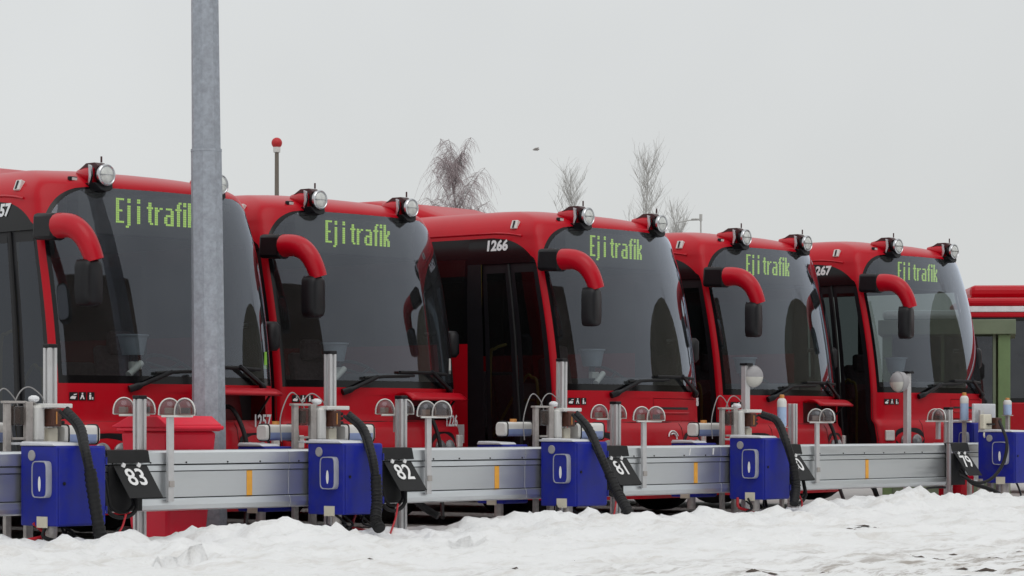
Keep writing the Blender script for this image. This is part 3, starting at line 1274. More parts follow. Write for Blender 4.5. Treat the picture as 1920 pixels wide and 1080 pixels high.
BUSES = [((16.46, 17.94, -.008), -3.18), ((19.63, 18.40, -.001), -1.05), ((22.94, 17.65, -.007), .62), ((26.44, 18.07, -.023), 1.18), ((29.69, 17.99, .039), -1.12)]
BUSLAB = ['red city bus numbered 1257 behind the steel pole with its front flap open',
          'red city bus with front flap open just right of the steel pole',
          'red city bus numbered 1266 above its dark entrance door',
          'red city bus fourth along the row, between the buses numbered 1266 and 1267',
          'red city bus numbered 1267 at the far right end of the row']
SIDENUM = ['1257', None, '1266', None, '1267']
FRONTNUM = ['1257', '1226', None, None, None]
OPEN = [True, True, False, True, False]
proto = make_bus()
bus_objs = []
for i, (loc, rot) in enumerate(BUSES):
    b = proto if i == 0 else copy_tree(proto)
    bus_objs.append(b)
for i, (loc, rot) in enumerate(BUSES):
    b = bus_objs[i]
    b.location = loc
    b.rotation_euler = (0, 0, R(rot))
    tag(b, BUSLAB[i], 'bus', 'red buses parked side by side')
    # service flap
    n = 10
    xs = [lerp(.105, 1.095, k / n) for k in range(n + 1)]
    fm = MB()
    if OPEN[i]:
        hinge = [S(q_at_x(x_), FLZ1, .006) for x_ in xs]
        tilt = (R(4), R(-3), 0, R(-2), 0)[i]
        rowsv = []
        for r_ in range(7):
            t = r_ / 6
            for p in hinge:
                out = Vector((0, -1, 0))
                rowsv.append(p + out * (.24 * t * math.cos(tilt)) + Vector((0, 0, .24 * t * math.sin(tilt) + .045 * math.sin(t * PI) - .03 * t)))
        fs = [(r_ * (n + 1) + k, r_ * (n + 1) + k + 1, (r_ + 1) * (n + 1) + k + 1, (r_ + 1) * (n + 1) + k) for r_ in range(6) for k in range(n)]
        fm.add(rowsv, fs)
        fo = fm.build('service_flap', RED, b, 60)
        sm = fo.modifiers.new('solid', 'SOLIDIFY')
        sm.thickness = .022
        sm.offset = 0
        st = MB()
        pa, pb = hinge[-2] + Vector((0, .05, -.22)), hinge[-2] + Vector((0, -.16, -.0))
        st.cyl(pa, pb, .012, n=6)
        st.build('flap_strut', BLACK, fo)
        cb = MB()
        c0 = S(q_at_x(.5), 1.24) + Vector((0, .10, 0))
        cb.tube(spline([c0, c0 + Vector((.05, -.15, -.03)), c0 + Vector((.10, -.28, -.35)), c0 + Vector((.05, -.35, -.85)), c0 + Vector((-.2, -.6, -1.1))], 6), .022, 8)
        cb.build('heater_hose', HOSE, b, 60)
    else:
        zs = [lerp(FLZ0 + .006, FLZ1 - .006, k / 6) for k in range(7)]
        vs = [S(q_at_x(x_), z, .002) for z in zs for x_ in xs]
        fm.add(vs, [(r_ * (n + 1) + k, r_ * (n + 1) + k + 1, (r_ + 1) * (n + 1) + k + 1, (r_ + 1) * (n + 1) + k) for r_ in range(6) for k in range(n)])
        fo = fm.build('service_flap', RED, b, 60)
        gs = MB()
        xs2 = [lerp(.16, .86, k / 8) for k in range(9)]
        gs.add([S(q_at_x(x_), z, .005) for z in (1.245, 1.27) for x_ in xs2], [(k, k + 1, k + 10, k + 9) for k in range(8)])
        gs.build('grille_slot', GROOVE, fo)
        rg = MB().tube([S(q_at_x(x_), 1.205, .004) for x_ in xs2], .012, 6)
        rg.build('flap_grip', RED2, fo, 60)
    if SIDENUM[i]:
        qc = q_at_y(.91)
        o_ = S(-qc, 2.99, .006)
        r_ = S(-qc + .2, 2.99) - S(-qc - .2, 2.99)
        u_ = S(-qc, 3.05) - S(-qc, 2.93)
        u_.y = 0
        r_.z = 0
        text_mesh('fleet_number', SIDENUM[i], .155, LETTER, b, frame(o_, r_, u_), .006, 1.0)
    if FRONTNUM[i]:
        q_ = q_at_x(.98 if i == 0 else 1.04)
        z_ = 1.04 if i == 0 else 1.06
        z_ = 1.175
        z_ = 1.02
        o_ = S(q_, z_, .012)
        r_ = S(q_ + .04, z_) - S(q_ - .04, z_)
        text_mesh('fleet_number', FRONTNUM[i], .16, LETTER, b, frame(S(q_, 1.085, .035), r_, (0, 0, 1)), .004, .95)
    if i == 2:
        q_ = q_at_x(1.19)
        o_ = S(q_, 1.33, .006)
        r_ = S(q_ + .05, 1.33) - S(q_ - .05, 1.33)
        text_mesh('fleet_number', '1266', .12, LETTER, b, frame(o_, r_, (0, 0, 1)), .004, .8)
        lb = MB().bb((-Wf(1.0) - .004, 1.40, .88), (-Wf(1.0) - .001, 1.60, 1.08))
        lb.build('side_label', LETTER, b)
        # round white emblem low on the bumper
        c = S(q_at_x(.38), .93, .006)
        em = MB()
        for rr, a0, a1 in ((.10, .3, 2.9), (.065, -.2, 2.2)):
            pts = [c + Vector((rr * math.cos(a), -.002 + .15 * (-rr * math.sin(a)) * 0, rr * math.sin(a) * .8)) for a in [lerp(a0, a1, k / 10) for k in range(11)]]
            em.tube([Vector((p.x, S(q_at_x(p.x), p.z, .008).y, p.z)) for p in pts], .009, 6)
        em.build('emblem', SIGNW, b, 60)
    # small stickers at the right foot of the windscreen
    if i in (0, 1):
        c = S(q_at_x(1.14), 1.68, .004)
        r_ = (S(q_at_x(1.17), 1.68) - S(q_at_x(1.11), 1.68)).normalized()
        st = MB()
        st.add([c + r_ * u + Vector((0, 0, v)) for u, v in ((-.04, -.08), (.03, -.08), (.02, .08), (-.03, .08))], [(0, 1, 2, 3)])
        st.build('sticker', mat('sticker_green', (.22, .5, .05), .5) if i == 0 else WHITE, b)
    # roof unit on the first and third bus
    if i in (0, 2):
        ru = MB()
        secs = [(2.35, .62, .02), (2.75, .78, .19), (3.3, .86, .26), (6.0, .88, .27), (6.4, .8, .05)]
        prof = [(-1, 0), (-.97, .55), (-.85, .88), (-.6, 1), (.6, 1), (.85, .88), (.97, .55), (1, 0)]
        for yy, w_, h_ in secs:
            ru.v += [(u * w_, yy, 3.39 + v * h_) for u, v in prof]
        m_ = len(prof)
        for a in range(len(secs) - 1):
            for j in range(m_ - 1):
                ru.f.append((a * m_ + j, a * m_ + j + 1, (a + 1) * m_ + j + 1, (a + 1) * m_ + j))
        ru.f.append(tuple(range(m_)))
        ru.f.append(tuple((len(secs) - 1) * m_ + j for j in range(m_)))
        ru.build('roof_unit', RED, b, 50)

# ------------------------------------------------------------------ aluminium rail with its fittings
rail = empty('heating_rail', (19, YB, 0), 0, 'long aluminium rail with orange tape marks along the front of the buses', 'rail')


def rel(o, p):
    return Vector(p) - o.location


JOINTS = [9.6, 13.2, 16.45, 19.65, 22.85, 27.38]
def beam_profile(poly, x0, x1, name, m, thing, y0=YB):
    mb = MB()
    mb.prism(poly, lambda u, v, d: rel(thing, (d, y0 + u, v)), x0, x1)
    return mb.build(name, m, thing, bevel=.003)


TOPP = [(.05, .856), (.015, .853), (-.004, .835), (-.012, .742), (.0, .738), (.16, .738), (.16, .856)]
MIDP = [(.012, .732), (.0, .728), (-.006, .684), (.012, .682), (.14, .682), (.14, .732)]
PANP = [(.004, .676), (.004, .462), (.14, .462), (.14, .676)]
LOWP = [(.0, .455), (-.012, .448), (-.022, .40), (-.010, .362), (.02, .35), (.14, .35), (.14, .455)]
COREP = [(.02, .84), (.02, .37), (.10, .37), (.10, .84)]
for a, b in zip(JOINTS, JOINTS[1:]):
    x0, x1 = a + .002, b - .002
    beam_profile(TOPP, x0, x1, 'top_rail', ALU, rail)
    beam_profile(MIDP, x0, x1, 'ledge_rail', ALU, rail)
    beam_profile(PANP, x0, x1, 'panel', ALU, rail)
    beam_profile(LOWP, x0, x1, 'lower_rail', ALU, rail)
    beam_profile([(u + .01, v) for u, v in COREP], x0 + .01, x1 - .01, 'core', GROOVE, rail)
beam_profile([(-.012, .855), (-.012, .36), (.15, .36), (.15, .855)], JOINTS[-1] + .001, JOINTS[-1] + .012, 'end_plate', GROOVE, rail)
scr = None
for i in range(34):
    x = 12.7 + i * .43 + random.uniform(-.05, .05)
    p = rel(rail, (x, YB - .011, .752))
    if scr is None:
        scr = MB().lathe([(.008, 0), (.008, .004), (.005, .008)], (0, 0, 0), (0, -1, 0), 8).build('screw', GROOVE, rail)
        s = scr
    else:
        s = scr.copy()
        COL.objects.link(s)
    s.location = p
for px in (468, 932, 1305, 1626):
    c = atY(px, 890, YB)
    t = MB().bb(rel(rail, (c.x - .032, YB + .001, .463)), rel(rail, (c.x + .032, YB + .0042, .675)))
    t.build('tape_mark', TAPE, rail)
# scuffs of tape / chalk on the top edge near the third gap
for px, py in ((1292, 845), (1336, 842)):
    c = atY(px, py, YB)
    MB().box(rel(rail, (c.x, YB - .0105, .79)), (.012, .006, .07), Matrix.Rotation(R(12), 3, 'Y')).build('chalk_mark', SIGNW, rail)

# continuation of the rail beyond the gap, set a little further back
rail2 = empty('heating_rail', (30, 16.85, 0), 0, 'dull aluminium rail section continuing past the black 79 sign', 'rail')
beam_profile(TOPP, 27.95, 33.5, 'top_rail', ALU, rail2, 16.85)
beam_profile(MIDP, 27.95, 33.5, 'ledge_rail', ALU, rail2, 16.85)
beam_profile(PANP, 27.95, 33.5, 'panel', ALU, rail2, 16.85)
beam_profile(LOWP, 27.95, 33.5, 'lower_rail', ALU, rail2, 16.85)
beam_profile([(u + .01, v) for u, v in COREP], 27.96, 33.49, 'core', GROOVE, rail2, 16.85)

BAYN = ['83', '82', '81', '80', '79']
BAYW = ['beside the red wheelie bin', 'before the second bus', 'before the third bus', 'under the round floodlight', 'before the last bus']


def ordinal(k):
    return ['first', 'second', 'third', 'fourth', 'fifth', 'sixth'][k]


# --- slotted aluminium posts
def post(name, X, Y, z1, w, label, z0=-.02, cap=True, lean=0., leany=0.):
    o = empty(name, (X, Y, 0), 0, label, 'post', 'aluminium profile posts')
    m = MB()
    h = w / 2
    s = .012
    # extruded section with a T-slot in each face
    sec = []
    for k in range(4):
        a = k * PI / 2
        for u, v in ((-h, -h), (-s, -h), (-s, -h + .018), (s, -h + .018), (s, -h)):
            sec.append((u * math.cos(a) - v * math.sin(a), u * math.sin(a) + v * math.cos(a)))
    m.prism(sec, lambda u, v, d: (u + lean * d, v + leany * d, d), z0, z1)
    m.build('shaft', ALUP, o, bevel=.004)
    if cap:
        MB().bb((lean * z1 - h - .003, leany * z1 - h - .003, z1), (lean * z1 + h + .003, leany * z1 + h + .003, z1 + .03)).build('end_cap', BLACK, o, bevel=.006)
    return o


TALL = [(94, 652), (619, 664), (1051, 678)]
for k, (px, py) in enumerate(TALL):
    c = atY(px, py, 16.78)
    post('profile_post', c.x, c.y, c.z, .082, 'tall aluminium post with black cap above the cabinet %s' % BAYW[k], lean=(0, .0, .012)[k])
SHORT = [(262, 748), (752, 748), (1154, 758), (1486, 757), (1778, 768)]
for k, (px, py) in enumerate(SHORT):
    c = atY(px, py, 16.76)
    post('profile_post', c.x, c.y, c.z, .082, ('short aluminium post in front of the red wheelie bin', 'short aluminium post behind the black 82 sign, before the second bus', 'short aluminium post behind the black 81 sign, before the third bus', 'short aluminium post beside the upright blue and white bottle', 'short aluminium post behind the black 79 sign near the right end')[k], cap=(k != 3))


# --- half-round smoked shades in pairs
def shade_pair(root, c, facing, spread=.115, drop=0.):
    """two D-shaped clear covers on a little white tray"""
    tr = MB()
    tr.box(c + Vector((0, 0, -.012)), (.25, .13, .016), Matrix.Rotation(facing, 3, 'Z'))
    tray = tr.build('tray', WHITE, root, bevel=.005)
    rot = Matrix.Rotation(facing, 3, 'Z')
    for s in (-1, 1):
        cc_ = c + rot @ Vector((s * spread * .60, s * -.04, 0))
        R_ = .088
        tl = Matrix.Rotation(facing + s * R(-14), 3, 'Z')
        nn = 14
        arc = [(-R_ * math.cos(PI * i / nn), R_ * 1.52 * math.sin(PI * i / nn) ** .75) for i in range(nn + 1)]
        dome = MB()
        # shallow bowl
        for k_, (sc, dp) in enumerate(((1, .045), (1, 0), (.8, -.028), (.4, -.04))):
            dome.v += [tuple(cc_ + tl @ Vector((u * sc, dp, v * sc))) for u, v in arc]
        m_ = nn + 1
        for k_ in range(3):
            for j in range(m_ - 1):
                dome.f.append((k_ * m_ + j, k_ * m_ + j + 1, (k_ + 1) * m_ + j + 1, (k_ + 1) * m_ + j))
        dome.f.append(tuple(3 * m_ + j for j in range(m_)))
        d = dome.build('shade', SHADE, root, 50)
        rim = MB()
        rim.tube([cc_ + tl @ Vector((u * 1.02, -.002, v * 1.02)) for u, v in arc] + [cc_ + tl @ Vector((arc[0][0], -.002, 0))], .0075, 6)
        rim.build('shade_rim', WHITE, d, 60)
        MB().box(cc_ + tl @ Vector((0, .02, .035)), (.075, .04, .05), tl).build('socket', WHITE if s < 0 else BROWN, d, bevel=.006)


VIEW = PHI - R(90)
THIN = [(319, 768), (803, 770), (1207, 778), (1532, 780)]
for k, (px, py) in enumerate(THIN):
    c = atY(px, py + 10, YB - .045)
    o = empty('twin_shade_post', (c.x, c.y, 0), 0, 'thin flat post with two half round smoked shades, %s' % ('before the red bin', 'right of the 82 sign', 'below the third bus', 'rightmost on the rail')[k], 'lamp post', 'twin shades on thin posts')
    MB().bb((-.032, -.014, .43), (.032, .014, c.z - .02)).build('shaft', ALUP, o, bevel=.003)
    MB().bb((-.028, -.024, .55), (.028, -.0145, .60)).build('clamp_plate', ALUB, o)
    shade_pair(o, Vector((.06, -.02, c.z)), VIEW + R((0, 6, 4, -16)[k]))
REAR = [(252, 776), (740, 776), (1141, 784)]
for k, (px, py) in enumerate(REAR):
    c = atY(px, py, 16.90)
    o = empty('twin_shade_bracket', (c.x, c.y, 0), 0, 'pair of half round smoked shades behind the short post %s' % BAYW[k], 'lamp bracket', 'twin shades behind the posts')
    MB().bb((.0, -.02, 1.0), (.05, .02, c.z - .02)).build('arm', ALUP, o)
    shade_pair(o, Vector((0, 0, c.z)), VIEW + R(4), .15)
c = atY(1757, 785, 16.80)
o = empty('twin_shade_bracket', (c.x, c.y, 0), 0, 'small shade with white socket beside the post of sign 79', 'lamp bracket', 'twin shades behind the posts')
MB().bb((.0, -.02, .9), (.05, .02, c.z - .02)).build('arm', ALUP, o)
shade_pair(o, Vector((0, 0, c.z - .02)), VIEW - R(25), .06)


# --- blue heater cabinets
def cabinet(X0, X1, Y0, Y1, z0, z1, label, front=True, logo_face='left', badge=True, tilt=0.):
    """corner (X0, Y0) is the near left edge; left face carries the hatch"""
    o = empty('heater_cabinet', (X0, Y0, 0), tilt, label, 'cabinet', 'blue heater cabinets on the rail')
    w, d = X1 - X0, Y1 - Y0
    mb = MB()
    mb.prism([(0, z0), (0, z1 - .02), (.0, z1), (d, z1), (d, z0)], lambda u, v, x: (x, u, v), 0, w)
    mb.build('casing', BLUE, o, bevel=.012)
    # front door leaf
    MB().bb((.012, -.012, z0 + .012), (w - .012, -.001, z1 - .012)).build('door', BLUE, o, bevel=.006)
    MB().lathe([(.014, 0), (.014, .006), (.006, .008)], (.06, -.0125, (z0 + z1) / 2 + .02), (0, -1, 0), 10).build('door_lock', BLACK, o)
    for hz in (z0 + .12, z1 - .12):
        MB().cyl((w - .006, -.016, hz - .03), (w - .006, -.016, hz + .03), .008, n=8).build('hinge', BLUE, o)
    # lid
    l_ = MB()
    l_.prism([(.02, z1 + .001), (.05, z1 + .022), (d - .02, z1 + .034), (d, z1 + .001)], lambda u, v, x: (x, u, v), -.01, w * .62)
    l_.build('lid', LIDM, o, bevel=.008)
    if badge:
        MB().lathe([(.042, 0), (.042, .006), (.036, .009)], (-.0005, d * .68, z1 - .075), (-1, 0, 0), 22).build('badge', LAMPG, o)
    # hatch with grey bezel
    hz0, hz1 = z0 + .22, z1 - .115
    y0, y1 = d * .14, d * .56
    out = []
    for i in range(20):
        a = 2 * PI * i / 20
        c_, s_ = math.cos(a), math.sin(a)
        out.append(((y0 + y1) / 2 + (y1 - y0) / 2 * math.copysign(abs(c_) ** .35, c_), (hz0 + hz1) / 2 + (hz1 - hz0) / 2 * math.copysign(abs(s_) ** .35, s_)))
    cy, cz = (y0 + y1) / 2, (hz0 + hz1) / 2
    bz = MB()
    n = len(out)
    for k_, (sc, dx) in enumerate(((1, 0), (1, -.045), (.96, -.054), (.90, -.054), (.88, -.046))):
        bz.v += [(dx, cy + (u - cy) * sc, cz + (v - cz) * (sc + (1 - sc) * .4)) for u, v in out]
    for k_ in range(4):
        for j in range(n):
            bz.f.append((k_ * n + j, k_ * n + (j + 1) % n, (k_ + 1) * n + (j + 1) % n, (k_ + 1) * n + j))
    hb = bz.build('hatch', mat('hatch_grey', (.36, .37, .42), .45, .1, .1, 8), o, 35)
    pn = MB()
    pn.add([(-.047, cy + (u - cy) * .885, cz + (v - cz) * .93) for u, v in out], [tuple(range(n))])
    pn.build('hatch_panel', BLUE, hb)
    el = MB()
    el.add([(-.0485, cy + .016 * math.cos(2 * PI * i / 16), cz - .035 + .06 * math.sin(2 * PI * i / 16)) for i in range(16)], [tuple(range(16))])
    el.build('hatch_emblem', SIGNW, hb)
    # tag and pipe ends below
    MB().bb((-.012, d * .25, z0 - .012), (-.002, d * .25 + .12, z0 + .075)).build('paper_tag', CREAM, o)
    MB().cyl((.07, d * .35, z0 - .12), (.07, d * .35, z0 - .001), .045, n=12).build('pipe_stub', ALUB, o, 50)
    return o


CABX = [(107, 198), (645, 717), (1080, 1138), (1432, 1480)]
CABZ = [(.275, .90), (.285, .905), (.285, .905), (.285, .93)]
cab_x = []
for k, (pa, pb) in enumerate(CABX):
    xa, xb = atY(pa, 800, 16.03).x, atY(pb, 800, 16.03).x
    cab_x.append((xa, xb))
    cabinet(xa, xb, 16.03, YB - .03, CABZ[k][0], CABZ[k][1],
            'blue cabinet with grey hatch on the rail, %s' % ('leftmost, next to the red bin', 'left of the 82 sign', 'with the hose leaning away right', 'below the round floodlight')[k])
# rear cabinets whose tops show above the rail
for k, (pa, pb) in enumerate(((470, 548), (918, 990), (1280, 1344))):
    xa, xb = atY(pa + 26, 830, 16.80).x, atY(pb, 830, 16.80).x
    cabinet(xa, xb, 16.80, 17.14, .30, .875, ['top of blue cabinet behind the rail left of the cabinet by sign 82', 'top of blue cabinet behind the rail below the door of the bus numbered 1266', 'top of blue cabinet behind the rail left of the round floodlight'][k], False, badge=False)
# cabinets at the right edge of the yard
c = atY(1855, 800, 16.3)
xa, xb = c.x, c.x + .62
o = cabinet(atY(1902, 800, 16.1).x, atY(1902, 800, 16.1).x + .55, 16.1, 16.60, .37, .985, 'blue cabinet with round grey badge at the right edge of the photo')
c = atY(1822, 830, 17.1)
cabinet(c.x - .15, c.x + .18, 17.0, 17.3, .40, 1.10, 'blue cabinet behind the short post of sign 79', False, badge=False)


# --- connector brackets on top of the cabinets, with their cables
def bracket(k, px, py0, label):
    """px = left edge of the assembly, py0 = top"""
    Y = 16.72
    o = empty('connector_bracket', (atY(px, 800, Y).x, Y, 0), 0, label, 'bracket', 'connector brackets above the cabinets')
    s = 1.0
    rr = random.Random(k + 3)

    def B(name, m, a, b, bev=.004, par=None):
        return MB().bb(a, b).build(name, m, par or o, bevel=bev)
    B('upright', ALUB, (0, -.02, -.02), (.055, .02, 1.235))
    B('upright', ALUB, (.185, -.045, .10), (.255, -.005, 1.25))
    B('upright', ALUB, (.275, .02, .95), (.335, .05, 1.245))
    B('cross_plate', ALUB, (-.02, -.035, 1.235), (.20, .025, 1.255))
    B('cross_plate', ALUB, (.06, -.03, .945), (.19, .03, .965))
    jb = B('junction_box', SHADE, (.065, -.05, 1.06), (.165, .04, 1.215), .008)
    B('junction_core', BROWN, (.09, -.03, 1.08), (.14, .02, 1.19), .006, jb)
    B('bottle_holder', WHITE, (.265, -.075, .93), (.355, .0, 1.22), .02)
    B('top_plate', WHITE, (.315, -.12, 1.20), (.60, .03, 1.235), .006)
    B('snow_cap', SNOWC, (.25, -.05, 1.245), (.33, .03, 1.30), .03)
    cn = B('connector', BROWN, (.37, -.14, 1.05), (.47, -.03, 1.195), .008)
    B('connector_mark', ORANGE, (.41, -.145, 1.07), (.42, -.139, 1.17), .001, cn)
    B('valve_block', CREAM, (.40, -.06, .92), (.50, .02, 1.04), .012)
    B('tray', LIDM, (.05, -.09, .905), (.24, .05, .925), .004)
    # thin looping wires
    for j, (x0, x1, hh) in enumerate(((-.12, .12, 1.37 + rr.uniform(-.03, .02)), (.10, .40, 1.36 + rr.uniform(-.02, .03)))):
        pts = spline([(x0, .02, .92), (x0 - .015, .02, 1.12), (x0 + .05, .01, hh - .06), ((x0 + x1) / 2, 0, hh), (x1 - .04, -.02, hh - .07), (x1, -.03, 1.2)], 6)
        MB().tube(pts, .0055, 5).build('wire', mat('wire_grey', (.28, .27, .27), .5), o, 60)
    # stub of black cables leaving the connector
    for j in range(3):
        z = 1.08 + j * .04
        MB().tube([(.46, -.09, z), (.52, -.11, z + .005)], [.018, .014], 8).build('cable_gland', RUBBER, o, 60)
    return o


BRK = [(8, 758), (549, 758), (1001, 763), (1351, 768)]
for k, (px, py) in enumerate(BRK):
    bracket(k, px, py, 'grey connector bracket with brown socket above the cabinet %s' % BAYW[k])


# --- thick black hoses from the bracket down to the snow
def hose(name, pts, r, label, group, m=HOSE, n=10, ribs=True, cat='hose'):
    P = spline(pts, 9)
    if ribs:
        out, rs = [], []
        for i in range(len(P) - 1):
            for t in (0, .5):
                out.append(P[i].lerp(P[i + 1], t))
                w = (1.0 + .10 * math.sin(len(out) * 2.4)) * (1 + .08 * noise.noise(P[i] * 7))
                rs.append(r * w)
        out.append(P[-1])
        rs.append(r)
        o = MB().tube(out, rs, n).build(name, m, None, 60)
    else:
        o = MB().tube(P, r, n).build(name, m, None, 60)
    return tag(o, label, cat, group)


def pxs(lst):
    return [atY(a, b, Y) for a, b, Y in lst]


HPTS = [
    [(124, 772, 16.32), (150, 800, 16.12), (160, 840, 15.93), (168, 880, 15.88), (178, 950, 15.85), (190, 1015, 15.80), (200, 1030, 15.75)],
    [(655, 780, 16.32), (682, 805, 16.12), (697, 850, 15.93), (704, 890, 15.88), (706, 940, 15.86), (704, 975, 15.80), (712, 992, 15.72)],
    [(1082, 778, 16.32), (1105, 805, 16.12), (1125, 850, 15.93), (1142, 890, 15.84), (1158, 925, 15.70), (1172, 950, 15.55), (1190, 985, 15.40)],
    [(1430, 778, 16.32), (1458, 790, 16.12), (1475, 830, 15.93), (1487, 870, 15.88), (1492, 910, 15.86), (1488, 945, 15.80)]]
for k, hp in enumerate(HPTS):
    w = BAYW[k]
    P = pxs(hp)
    hose('heating_hose', P, (.036, .036, .038, .040)[k], 'thick black hose hanging over the blue cabinet %s' % w, 'thick black heating hoses')
    # heavy sleeve on the lower run
    sl_ = P[3:] if k != 2 else P[3:]
    hose('hose_sleeve', [p + Vector((0, -.004, 0)) for p in sl_], .049 if k < 3 else .047, 'ribbed black sleeve round the lower hose, %s' % w, 'black hose sleeves', RUBBER, 12, cat='hose sleeve')
    # two thinner cables alongside
    for j in range(2):
        off = Vector((.035 * (j * 2 - 1), .03, .03 * j))
        hose('power_cable', [p + off * (1 - i * .15) for i, p in enumerate(P[:4])], .016, '%s thin black cable running along the hose, %s' % (('left', 'right')[j], w), 'thin cables beside the hoses', RUBBER, 6, False, cat='cable')
# loops of cable hanging under the signs
for k, (px, py, rx, ry) in enumerate(((228, 955, 28, 22), (738, 942, 22, 22), (1150, 915, 14, 20), (1497, 930, 14, 18))):
    for j in range(2):
        pts = []
        for i in range(11):
            a = PI * (1.05 + i / 10 * .95) if True else 0
            pts.append(atY(px + rx * (1 - .22 * j) * math.cos(a) * (1 if i else 1), py - ry * .3 + -ry * (1.0 - .15 * j) * math.sin(a) * 1.0 - (6 if j else 0), 16.36 + .05 * j))
        pts = [pts[0] + Vector((0, .05, .20))] + pts + [pts[-1] + Vector((0, .05, .22))]
        hose('cable_loop', pts, .017 - .004 * j, '%s loop of black cable hanging right of the cabinet %s' % (('outer', 'inner')[j], BAYW[k]), 'black cable loops', RUBBER, 8, False, cat='cable')
for k, lst in enumerate(([(236, 965, 16.3), (228, 990, 16.2), (210, 1018, 16.0)], [(746, 945, 16.3), (742, 970, 16.2), (732, 1000, 16.0)], [(1157, 925, 16.3), (1153, 955, 16.2), (1148, 980, 16.05)], [(1500, 930, 16.3), (1504, 945, 16.2), (1500, 958, 16.05)])):
    hose('red_wire', pxs(lst), .009, 'thin red wire running into the snow right of the cabinet %s' % BAYW[k], 'thin red wires', REDW, 6, False, cat='wire')
# tangles beneath the cabinets
rnd = random.Random(11)
for k, (xa, xb) in enumerate(cab_x):
    for j in range(6):
        x0 = xa + rnd.uniform(-.05, xb - xa)
        y0 = 16.25 + rnd.uniform(-.1, .1)
        pts = [(x0, y0, .30), (x0 + rnd.uniform(-.1, .15), y0 - .05, .20), (x0 + rnd.uniform(-.2, .3), y0 - .1, .15), (x0 + rnd.uniform(-.1, .5), y0 - .15, .08)]
        cm = REDW if j == 2 else RUBBER
        col_ = 'red' if j == 2 else 'black'
        w = BAYW[k]
        hose('loose_cable', pts, rnd.uniform(.008, .017), 'loose %s cable tangled under the blue cabinet %s' % (col_, w), 'loose %s cables under cabinet %s' % (col_, w), cm, 6, False, cat='cable')
# cables at the right edge
hose('black_cable', pxs([(1874, 790, 16.2), (1888, 830, 15.95), (1880, 870, 15.95), (1858, 898, 16.0), (1830, 905, 16.1), (1800, 890, 16.3)]), .020, 'black cable drooping across the blue cabinet at the right edge', None, RUBBER, 8, False, cat='cable')
hose('black_cable', pxs([(1800, 880, 16.35), (1822, 905, 16.2), (1850, 915, 16.1), (1872, 925, 16.0), (1882, 945, 15.8)]), .024, 'black cable hanging under the black 79 sign', None, RUBBER, 8, False, cat='cable')
hose('black_cable', pxs([(1735, 935, 16.4), (1736, 918, 16.45), (1750, 914, 16.5), (1772, 914, 16.5)]), .014, 'short black cable dropping from the rail end into the snow', None, RUBBER, 8, False, cat='cable')
hose('black_cable', pxs([(1880, 910, 16.3), (1900, 900, 16.2), (1912, 920, 16.1), (1918, 950, 15.9)]), .012, 'thin black cable at the extreme lower right over the snow', None, RUBBER, 8, False, cat='cable')
hose('black_pipe', pxs([(1610, 905, 16.75), (1635, 912, 16.7), (1645, 932, 16.6)]), .03, 'black pipe bending down behind the rail into the snow bank', None, RUBBER, 8, False, cat='pipe')
hose('black_pipe', pxs([(775, 935, 16.75), (800, 955, 16.7), (822, 968, 16.6)]), .035, 'black pipe sloping down behind the rail right of sign 82', None, RUBBER, 8, False, cat='pipe')


# --- bay number signs
SIGNS = [(199, 277, 848, '83'), (719, 772, 841, '82'), (1143, 1176, 838, '81'), (1478, 1497, 834, '80'), (1757, 1815, 834, '79')]
for k, (pa, pb, py, num) in enumerate(SIGNS):
    Y = YB - .015 if k != 4 else 16.42
    xb = atY(pb - (4 if k != 3 else 0), 850, Y).x
    w = .42 if k != 4 else .36
    xa = xb - w
    o = empty('bay_number_sign', (xa, Y, 0), 0, 'black folded bay sign with white number %s, %s' % (num, ('before the red bin', 'before the second bus', 'half covered by a leaning hose', 'mostly hidden by a hose', 'at the right end of the rail')[k]), 'sign', 'black bay number signs')
    # hood on the rail top, backing plate, outward leaning number plate
    h = MB()
    h.prism([(.05, .862), (-.02, .856), (-.045, .755), (-.039, .753), (-.014, .850), (.05, .857)], lambda u, v, x: (x, u, v), -.02, w + .01)
    h.build('hood', SIGNB, o)
    MB().bb((.0, -.026, .36), (w - .06, -.014, .735)).build('backing_plate', SIGNB, o)
    top, bot = Vector((0, -.035, .735)), Vector((0, -.235, .475))
    n_ = Vector((0, (bot - top).z, -(bot - top).y)).normalized()
    pl = MB()
    x0, x1 = .04, w - .02
    v = [Vector((x0, 0, 0)) + top, Vector((x1, 0, 0)) + top, Vector((x1, 0, 0)) + bot, Vector((x0, 0, 0)) + bot]
    pl.add([p for p in v] + [p - n_ * .006 for p in v], [(0, 1, 2, 3), (7, 6, 5, 4), (0, 4, 5, 1), (1, 5, 6, 2), (2, 6, 7, 3), (3, 7, 4, 0)])
    plate = pl.build('number_plate', SIGNB, o)
    mid = top.lerp(bot, .40) + Vector(((x0 + x1) / 2, 0, 0))
    nn_ = Vector((0, -1, 0)) if n_.y < 0 else Vector((0, 1, 0))
    nrm = n_ if n_.y < 0 else -n_
    text_mesh('number', num, .235, SIGNW, plate, frame(mid + nrm * .004, (1, 0, 0), top - bot), .003, .92)
    for s in (.28, .74):
        p = top + Vector((lerp(x0, x1, s), -.008, .0))
        MB().box(p, (.035, .012, .035), Matrix.Rotation(R(25), 3, 'Y')).build('hinge_ring', SIGNW, o)

